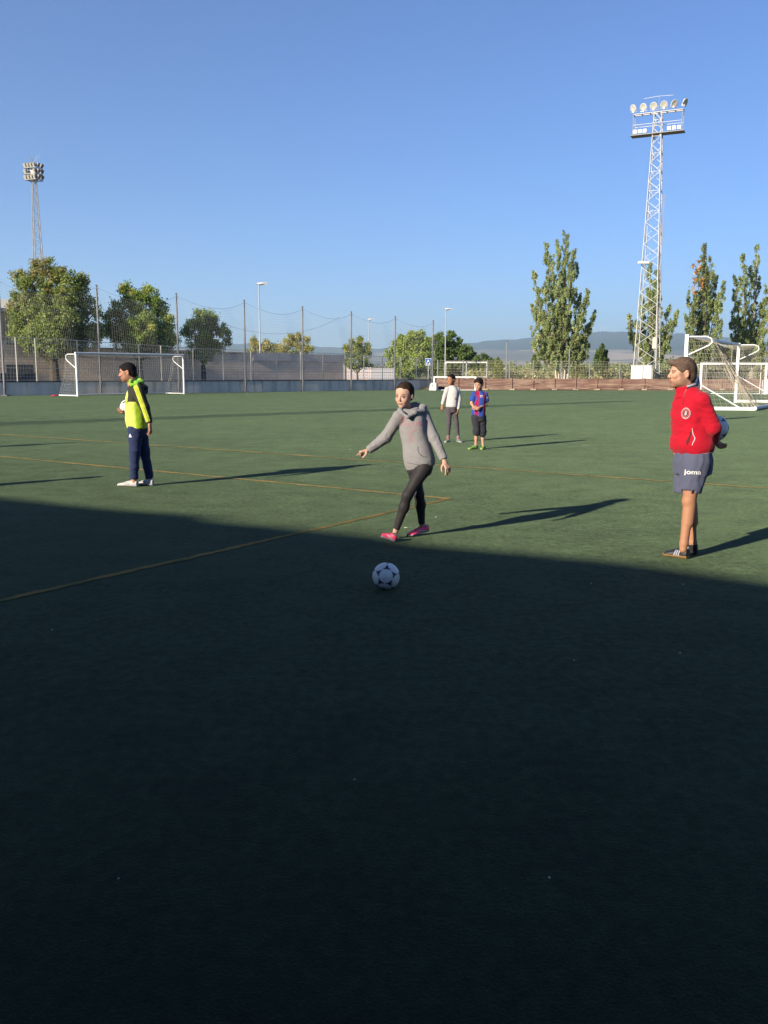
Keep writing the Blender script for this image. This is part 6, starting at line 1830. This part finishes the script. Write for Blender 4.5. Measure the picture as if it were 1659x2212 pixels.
# ---------------------------------------------------------------- man in the lime and black hoodie
def man_lime():
    Y0 = G(300, 1049.5).y
    J = lambda x, y, dy=0.0: np.array(P(x, y, Y0 + dy))
    root = empty('person', (J(297, 1000)[0], Y0, 0), 'man in a black and lime hooded top and navy trousers, ball at his belly', 'person')
    fwd, lat = grid_fwd((-.94, -.34, 0))
    h = .262; A = frame((-1, -.12, -.16)); c = J(275.5, 804, 0)
    heelL, toeL = np.array(G(297.5, 1051.5)), np.array(G(255, 1049.5)); heelR, toeR = np.array(G(331.5, 1049)), np.array(G(291, 1047.5))
    j = dict(lat=lat, fwd=fwd, pelvis=J(298, 928), neck=J(287, 832), shL=J(299, 843, -.15), shR=J(292, 843, .16), elL=J(312, 880, -.20), wrL=J(323, 914, -.24), elR=J(294, 882, .26), wrR=J(272, 889, .16),
             hipL=J(293, 930, -.08), hipR=J(302, 930, .08), knL=J(291, 975, -.12), knR=J(312, 975, .07), anL=J(290, 1034, -.10), anR=J(323.5, 1033, .08))
    hands = [dict(wrist=J(323.5, 917, -.245), d=nrm((.10, .02, -1)), palm_n=nrm((-.95, .2, 0)), s=1.0, curl=(.3, .35, .4, .45), side=1, thumb=.3),
             dict(wrist=J(275, 892, .15), d=nrm((-.7, -.55, .10)), palm_n=nrm((.1, .1, 1)), s=1.0, curl=(.5, .5, .55, .6), side=1, thumb=.3, spread=.3)]
    body(root, j, 1.04, (c, A, h), (.36, .17, .11), hands, .0065, legk=.9, beard=(.10, .055, .035), brow=(.02, .012, .01), lip=(.24, .09, .07))
    hair_obj(root, c, A, h, (.008, .007, .008), [('e', (0, -.014, .032), (.077, .097, .087)), ('e', (0, .030, .064), (.058, .056, .030), .02), ('e', (0, -.055, -.015), (.065, .055, .072)),
        ('-e', (0, .108, .004), (.085, .072, .066), .006), ('-e', (0, .035, -.100), (.12, .10, .075), .006), ('-e', (-.085, .002, -.025), (.04, .032, .045), .006), ('-e', (.085, .002, -.025), (.04, .032, .045), .006), ('-e', (0, -.04, -.13), (.1, .1, .055))], .006, 6, .002)
    F = Field(.0075); a, b = J(297, 925), J(290, 829)
    F.loft(a, b, lat, [(0, 0, 0, .172, .130), (.05, 0, 0, .178, .134), (.2, 0, .008, .185, .140), (.45, 0, .004, .180, .132), (.7, 0, -.004, .172, .126), (.85, 0, -.012, .135, .105), (1, 0, -.006, .075, .075)], .02, 2.3)
    for sh, el, wr in ((j['shL'], j['elL'], j['wrL']), (j['shR'], j['elR'], j['wrR'])):
        F.cap(lerp(sh, J(291, 838), .45), sh, .062, .070, .04); F.cap(sh, el, .072, .062, .02); F.cap(el, wr, .062, .044, .015, cut1=1.0)
    V, Q = F.mesh(); V = smooth_mesh(V, Q, 2); 
    ax = nrm(b - a); L = np.linalg.norm(b - a); t = (V - a) @ ax / L; ff = (V - lerp(a, b, .5)) @ fwd; ss = (V - lerp(a, b, .5)) @ lat
    def armd(sh, el, wr):
        best = np.full(len(V), 9.0)
        for p, q in ((sh, el), (el, wr)):
            d = q - p; u = np.clip(((V - p) @ d) / (d @ d), 0, 1); best = np.minimum(best, np.linalg.norm(V - p - u[:, None] * d, axis=1))
        return best
    aL, aR = armd(j['shL'], j['elL'], j['wrL']), armd(j['shR'], j['elR'], j['wrR'])
    tors = np.minimum(aL, aR) > .088
    lime = np.array((.26, .42, .02)); lime_sunlit = np.array((.42, .50, .09)); dark = np.array((.022, .022, .016))
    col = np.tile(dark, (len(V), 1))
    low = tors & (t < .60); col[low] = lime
    col[tors & (t < .60) & (ff > .02)] = lime_sunlit  # front of the lime painted paler, strong sun put into the colour
    col[tors & (t >= .6) & (ff > .10) & (ss > -.10) & (t < .86)] = lime_sunlit
    # three stripes down the sleeve
    for p, q in ((j['shL'] + np.array((-.025, 0, .02)), j['elL']), (j['elL'], j['wrL'])):
        pass
    path = [J(290, 826, -.1), j['shL'] + np.array((-.01, -.02, .03)), j['elL'], j['wrL']]
    def along(Pt, pts):
        bd = np.full(len(Pt), 9.0); off = np.zeros(len(Pt)); tt = np.zeros(len(Pt))
        for i in range(len(pts) - 1):
            d = pts[i + 1] - pts[i]; u = np.clip(((Pt - pts[i]) @ d) / (d @ d), 0, 1); r = Pt - pts[i] - u[:, None] * d; ds = np.linalg.norm(r, axis=1)
            sidev = nrm(np.cross(d, np.array((0, -1, 0)))); m = ds < bd; bd[m] = ds[m]; off[m] = (r @ sidev)[m]; tt[m] = (i + u)[m]
        return bd, off, tt
    V = wrinkle(V, Q, .006, 12, 31, (1.3, 1.3, .9)); V = wrinkle(V, Q, .003, 30, 32); V = smooth_mesh(V, Q, 1, .35)
    bd, off, tt = along(V, path); out = (V - (a + np.outer((V - a) @ ax, ax))) ; outer = V[:, 1] < j['shL'][1] + .02 + 0 * V[:, 1]
    near = (bd < .095) & (aL < .10) & (tt < 2.93)
    nn = vnormals(V, Q)
    for k in (-1, 0, 1):
        m = near & (np.abs(off - .021 * k) < .0083) & (nn[:, 1] < -.15); col[m] = (.42, .48, .05)
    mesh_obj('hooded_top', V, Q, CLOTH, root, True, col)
    # white-lime word across the chest, partly round the side
    v, f = text_mesh('adidas', .085, .002); cn = nrm((-.72, -.69, .0)); project('lettering', [(p[0] - .05, p[1]) for p in v], f, V, Q, J(277.5, 868, -.08), nrm(np.cross(UP, cn)), UP, mat('print_lime', (.30, .36, .03), .7), root, .004)
    # hood: green lining round the neck, black bag behind
    F = Field(.006)
    rim = [J(281, 828, -.12), J(283, 823, -.05), J(293, 818, .04), J(302, 820, .03), J(307, 826, -.05), J(296, 829, -.13), J(284, 832, -.14)]
    for i in range(len(rim) - 1): F.cap(rim[i], rim[i + 1], .022, .022, .03)
    F.ell(J(300, 826, -.02), (.07, .09, .03), None, .02)
    sdf_obj('hood_lining', F, CLOTH, root, (.16, .34, .03), (.003, 26, 3), 2)
    F = Field(.006); F.ell(J(309, 838, .0), (.062, .10, .050), None, .02); F.ell(J(313, 844, .0), (.038, .08, .05), None, .02); F.cap(J(300, 831, -.1), J(314, 838, -.05), .035, .04, .02)
    sdf_obj('hood', F, CLOTH, root, dark, (.004, 24, 4), 2)
    # trousers
    F = Field(.0075)
    F.loft(J(297, 940), J(297, 916), lat, [(0, 0, 0, .155, .12), (.5, 0, 0, .160, .125), (1, 0, 0, .150, .118)], .03)
    for hp, kn, an in ((j['hipL'], j['knL'], j['anL']), (j['hipR'], j['knR'], j['anR'])):
        F.cap(hp, kn, .100, .068, .03); F.cap(kn, lerp(kn, an, 1.0), .068, .050, .03, cut1=1.0)
    V2, Q2 = F.mesh(); V2 = smooth_mesh(V2, Q2, 2, .4); V2 = wrinkle(V2, Q2, .007, 20, 41, (.8, .8, 1.3)); V2 = wrinkle(V2, Q2, .0035, 45, 42, (.7, .7, 1.5)); V2 = smooth_mesh(V2, Q2, 1, .3)
    mesh_obj('trousers', V2, Q2, CLOTH, root, True, np.tile(np.array((.014, .022, .062)), (len(V2), 1)))
    tri = [(-.028, -.02), (.028, -.02), (.010, .018), (.002, .026), (-.006, .016)]
    project('emblem', tri, [tuple(range(5))], V2, Q2, J(285.5, 941, -.15), nrm(np.cross(UP, nrm((-.6, -.8, 0)))), UP, mat('print_white', (.5, .5, .5), .6), root, .004)
    def ex(c_, x, y, z):
        for i in range(3):
            x0 = .36 + .09 * i; m = (np.abs(x - x0 + (z - .04) * 2.0) < .014) & (z > .024) & (z < .062) & (np.abs(y) > .02); c_[m] = (.03, .03, .035)
        c_[(z < .006)] = (.08, .08, .08)
    shoes(root, [(heelL, toeL, UP), (heelR, toeR, UP)], 1.02, (.32, .32, .31), (.30, .30, .30), w=.046, extra=ex)
    ball('football', J(277, 880, .17), .112, nrm((-.6, -.75, .1)), nrm((.3, 0, 1)), 'white football held against the belly of the man in lime and black')
man_lime()
# ---------------------------------------------------------------- the two children further back
def girl_white(name_label, Y0, J, sweater, leg, legp, skin, hair, shoe, group=None):
    root = empty('person', (J(979, 930)[0], Y0, 0), name_label, 'person', group)
    fwd, lat = grid_fwd((-.42, -.9, 0))
    h = .252; A = frame((-.66, -.74, -.14)); c = J(974.6, 820, 0)
    def gz(p): p = p.copy(); p[2] = 0; return p
    heelR, toeR = gz(J(971, 950, -.02)), gz(J(960.5, 953, -.12)); heelL, toeL = gz(J(988.5, 953, .05)), gz(J(996.5, 956.5, -.13))
    j = dict(lat=lat, fwd=fwd, pelvis=J(975.5, 884), neck=J(977, 838), shR=J(966, 841, -.02), shL=J(988.5, 841.5, .02), elR=J(960, 858, -.02), wrR=J(955.5, 874, -.05), elL=J(992.5, 860, .0), wrL=J(990, 884, -.05),
             hipR=J(969.5, 884, -.02), hipL=J(981.5, 884, .02), knR=J(969.8, 914, -.03), knL=J(986, 914, .0), anR=J(968, 943, .0), anL=J(989.8, 946, .02))
    hands = [dict(wrist=J(955.2, 876, -.06), d=nrm((-.15, -.1, -1)), palm_n=nrm((.7, .6, 0)), s=.86, curl=(.3, .35, .4, .45), side=-1), dict(wrist=J(989.8, 886, -.06), d=nrm((-.2, -.2, -1)), palm_n=nrm((-.7, .5, 0)), s=.86, curl=(.7, .8, .85, .9), side=1)]
    body(root, j, .84, (c, A, h), skin, hands, .0075, fem=True, child=True, legk=.88, brow=(.02, .012, .01))
    hair_obj(root, c, A, h, hair, [('e', (0, -.014, .030), (.079, .098, .089)), ('e', (0, -.05, -.01), (.068, .052, .066)), ('c', (.01, -.10, .02), (.05, -.13, -.06), .03, .026), ('c', (.05, -.13, -.06), (.07, -.13, -.16), .026, .012),
        ('-e', (0, .092, -.008), (.080, .072, .080), .006), ('-e', (0, .035, -.105), (.12, .11, .07), .006), ('-e', (.088, .006, -.03), (.03, .028, .045), .006), ('-e', (-.088, .006, -.03), (.03, .028, .045), .006)], .007, 4, .002)
    F = Field(.0085); a, b = J(975.5, 879.5), J(977.5, 833)
    F.loft(a, b, lat, [(0, 0, 0, .128, .10), (.08, 0, 0, .136, .108), (.4, 0, 0, .130, .100), (.75, 0, 0, .138, .098), (.9, 0, 0, .10, .075), (1, 0, 0, .052, .055)], .02, 2.3)
    for sh, el, wr in ((j['shL'], j['elL'], j['wrL']), (j['shR'], j['elR'], j['wrR'])):
        F.cap(lerp(sh, J(977.5, 838), .4), sh, .045, .050, .03); F.cap(sh, el, .052, .044, .012); F.cap(el, wr, .044, .033, .008, cut1=1.0)
    V, Q = F.mesh(); V = smooth_mesh(V, Q, 2); V = wrinkle(V, Q, .004, 14, 3); V = wrinkle(V, Q, .002, 34, 4)
    mesh_obj('sweater', V, Q, CLOTH, root, True, np.tile(np.array(sweater), (len(V), 1)))
    project('emblem', [(-.03, -.012), (.03, -.012), (.03, .012), (-.03, .012)], [(0, 1, 2, 3)], V, Q, J(985.5, 862, -.1), nrm(np.cross(UP, nrm((-.1, -1, 0)))), UP, mat('print_grey', (.10, .10, .11), .7), root, .004)
    F = Field(.0085)
    F.loft(J(975.5, 891), J(975.5, 875), lat, [(0, 0, 0, .11, .085), (1, 0, 0, .122, .092)], .03)
    for hp, kn, an in ((j['hipL'], j['knL'], j['anL']), (j['hipR'], j['knR'], j['anR'])): F.cap(hp, kn, .074, .050, .02); F.cap(kn, an, .052, .034, .02, cut1=1.0)
    V2, Q2 = F.mesh(); V2 = smooth_mesh(V2, Q2, 2, .4); V2 = wrinkle(V2, Q2, .002, 30, 4)
    col = np.tile(np.array(leg), (len(V2), 1)); z0 = j['anL'][2]; m = (V2[:, 2] < z0 + .075 - 1.2 * np.abs(V2[:, 0] - np.where(V2[:, 0] > J(978, 940)[0], j['anL'][0], j['anR'][0]))); col[m] = legp
    mesh_obj('leggings', V2, Q2, CLOTH, root, True, col)
    for sd in 'LR':
        F = Field(.007); an = j['an' + sd]; F.cap(an + np.array((0, 0, -.05)), an + np.array((0, 0, .004)), .034, .036, .01, cut1=1.0); sdf_obj('sock', F, CLOTH, root, (.27, .07, .09))
    shoes(root, [(heelR, toeR, UP), (heelL, toeL, UP)], .9, shoe, (.42, .42, .41), w=.046)
    return root
Yw = G(985, 955).y
girl_white('girl in a white sweater and grey leggings standing behind the grey hoodie girl', Yw, lambda x, y, dy=0.0: np.array(P(x, y, Yw + dy)),
           (.36, .345, .345), (.062, .052, .062), (.20, .185, .19), (.26, .125, .068), (.008, .006, .007), (.13, .14, .13))

def boy(Y0, J):
    root = empty('person', (J(1033, 940)[0], Y0, 0), 'boy in a blue and red striped football shirt with his hands crossed', 'person')
    fwd, lat = grid_fwd((-.42, -.9, 0))
    h = .250; A = frame((-.50, -.84, -.30)); c = J(1034.3, 829.5, -.02)
    def gz(p): p = p.copy(); p[2] = 0; return p
    heelR, toeR = gz(J(1031, 968, 0.02)), gz(J(1011.5, 969.6, -.12)); heelL, toeL = gz(J(1046.5, 968, .02)), gz(J(1039, 971.5, -.16))
    j = dict(lat=lat, fwd=fwd, pelvis=J(1034, 902), neck=J(1036, 849), shR=J(1024, 852, -.02), shL=J(1048, 852, .02), elR=J(1018.5, 871.5, -.03), wrR=J(1024, 880, -.17), elL=J(1050.5, 873.5, -.02), wrL=J(1033, 881.5, -.18),
             hipR=J(1028, 902, -.02), hipL=J(1041, 902, .02), knR=J(1029, 934, -.03), knL=J(1042, 936, .0), anR=J(1028, 960, .0), anL=J(1043.3, 960, .02))
    hands = [dict(wrist=J(1024.5, 880.5, -.18), d=nrm((.85, -.1, -.35)), palm_n=nrm((.05, .95, -.3)), s=.84, curl=(.3, .35, .4, .45), side=1), dict(wrist=J(1032, 882, -.17), d=nrm((-.95, .0, -.18)), palm_n=nrm((0, .9, .3)), s=.84, curl=(.35, .4, .45, .5), side=-1)]
    body(root, j, .82, (c, A, h), (.36, .205, .14), hands, .0072, child=True, brow=(.03, .02, .015))
    hair_obj(root, c, A, h, (.016, .011, .009), [('e', (0, -.012, .035), (.081, .101, .091)), ('e', (.02, .035, .080), (.052, .052, .030), .02), ('c', (-.03, .06, .09), (-.055, .075, .055), .02, .014), ('e', (0, -.055, -.015), (.066, .056, .075)),
        ('-e', (0, .100, -.008), (.085, .070, .066), .006), ('-e', (0, .035, -.100), (.12, .10, .075), .006), ('-e', (-.088, .004, -.035), (.035, .030, .045), .006), ('-e', (.088, .004, -.035), (.035, .030, .045), .006)], .007, 8, .004)
    F = Field(.0080); a, b = J(1033, 899.5), J(1036.5, 845)
    F.loft(a, b, lat, [(0, 0, 0, .140, .108), (.3, 0, 0, .138, .108), (.6, 0, 0, .134, .104), (.8, 0, 0, .134, .095), (.92, 0, 0, .09, .075), (1, 0, 0, .055, .058)], .015, 2.3)
    for sh, el in ((j['shL'], j['elL']), (j['shR'], j['elR'])): F.cap(lerp(sh, J(1036, 849), .4), sh, .048, .052, .03); F.cap(sh, el, .054, .062, .01, cut1=.74)
    V, Q = F.mesh(); V = smooth_mesh(V, Q, 1, .4)
    col = np.tile(np.array((.018, .045, .22)), (len(V), 1)); blue = col[0].copy(); red = np.array((.22, .006, .035))
    x = (V - lerp(a, b, .5)) @ lat; t = (V - a) @ nrm(b - a) / np.linalg.norm(b - a)
    dsh = np.minimum(np.linalg.norm(V - lerp(j['shL'], j['elL'], .45), axis=1), np.linalg.norm(V - lerp(j['shR'], j['elR'], .45), axis=1))
    per = .083; ph = np.mod(x + .030, 2 * per); m = (ph < per) & (np.abs(x) < .135) & (dsh > .098); col[m] = red
    e = (np.abs(ph - per) < .005) | (ph < .005) | (ph > 2 * per - .005); col[e & (np.abs(x) < .13) & (dsh > .098)] = (.10, .04, .14)
    V = wrinkle(V, Q, .004, 14, 13, (1.2, 1.2, .8)); V = wrinkle(V, Q, .002, 34, 14)
    mesh_obj('football_shirt', V, Q, CLOTH, root, True, col)
    lg = mat('print_pale', (.36, .26, .26), .7); n = nrm((-.35, -.94, 0)); ux = nrm(np.cross(UP, n))
    project('crest', [(-.026, .022), (.026, .022), (.028, -.004), (.016, -.022), (0, -.028), (-.016, -.022), (-.028, -.004)], [tuple(range(7))], V, Q, J(1040, 856, -.1), ux, UP, lg, root, .004)
    project('crest_mark', [(-.014, .004), (.014, .004), (.010, -.014), (-.010, -.014)], [(0, 1, 2, 3)], V, Q, J(1040, 856, -.1), ux, UP, mat('crest_red_blue', (.14, .02, .08), .7), root, .0065)
    project('emblem', [(-.022, .006), (-.012, -.008), (.026, .010), (-.008, -.002), (-.018, .008)], [tuple(range(5))], V, Q, J(1026.5, 853.8, -.1), ux, UP, lg, root, .004)
    project('patch', [(-.012, .018), (.012, .018), (.012, -.018), (-.012, -.018)], [(0, 1, 2, 3)], V, Q, J(1052, 859, -.05), nrm(np.cross(UP, nrm((.5, -.86, 0)))), UP, mat('print_grey_white', (.3, .3, .3), .7), root, .004)
    # dark three-quarter trousers with bunched cuffs
    F = Field(.0080)
    F.loft(J(1034, 910), J(1034, 890), lat, [(0, 0, 0, .13, .10), (1, 0, 0, .128, .10)], .03)
    for hp, kn in ((j['hipL'], j['knL']), (j['hipR'], j['knR'])):
        F.cap(hp, kn + np.array((0, 0, .02)), .088, .076, .02, cut1=1.0); F.cap(kn + np.array((0, 0, .035)), kn + np.array((0, 0, -.005)), .078, .070, .01)
    V2, Q2 = F.mesh(); V2 = smooth_mesh(V2, Q2, 2, .4); V2 = wrinkle(V2, Q2, .009, 18, 4); V2 = wrinkle(V2, Q2, .004, 40, 5)
    mesh_obj('shorts', V2, Q2, CLOTH, root, True, np.tile(np.array((.020, .021, .026)), (len(V2), 1)))
    def ex(c_, x, y, z):
        c_[(np.abs(y) < .012) & (x > .35) & (x < .6) & (z > .04)] = (.34, .42, .12); c_[(x < .22) & (z > .02)] = (.05, .06, .045)
    shoes(root, [(heelR, toeR, UP), (heelL, toeL, UP)], .88, (.12, .24, .035), (.30, .36, .16), w=.046, extra=ex)
    return root
Yk = G(1033, 970).y
kid = boy(Yk, lambda x, y, dy=0.0: np.array(P(x, y, Yk + dy)))

# child in a blue top almost hidden behind the man in red
def hidden():
    p = G(1494, 910)
    q0 = P(978, 955, Yw)
    sc = 1.0
    def J(x, y, dy=0.0):
        v = np.array(P(x, y, Yw + dy)); g0 = np.array((P(978, 955, Yw).x, Yw, 0.0))
        v = (v - g0) * np.array((1, 1, 1.0)); return v + np.array((p.x, p.y, 0))
    r_ = girl_white('person in a blue top almost hidden behind the man in the red jacket', p.y, J, (.05, .085, .15), (.03, .03, .04), (.03, .03, .04), (.25, .13, .08), (.02, .015, .012), (.1, .1, .1))
    r_.scale = (1.18, 1.18, 1.18)
hidden()
# two children outside the picture on the left: only their shadows reach into it
for (tx, ty), lab in (((226, 1028.5), 'child outside the picture whose shadow points at the white football boots'), ((166, 955.5), 'child outside the picture whose shadow lies above the upper yellow line')):
    tip = G(tx, ty); base = tip + SUN_H * (1.46 / math.tan(SUN_EL))
    k2 = dup(kid, (base.x, base.y, 0), 0.4 if tx > 200 else -.5, lab)
# ------------------------------------------------------------------ haze
hm = bpy.data.materials.new('air_haze'); hm.use_nodes = True
hn = hm.node_tree; hn.nodes.clear()
pv = hn.nodes.new('ShaderNodeVolumePrincipled'); pv.inputs['Color'].default_value = (.60, .82, 1.0, 1)
pv.inputs['Density'].default_value = 1.15e-4; pv.inputs['Anisotropy'].default_value = .2
ho = hn.nodes.new('ShaderNodeOutputMaterial'); hn.links.new(pv.outputs[0], ho.inputs['Volume'])
b = MB(); b.bbox((-13500, -2500, -30), (13500, 15500, 640))
o = b.obj('haze', hm); tag(o, kind='stuff')
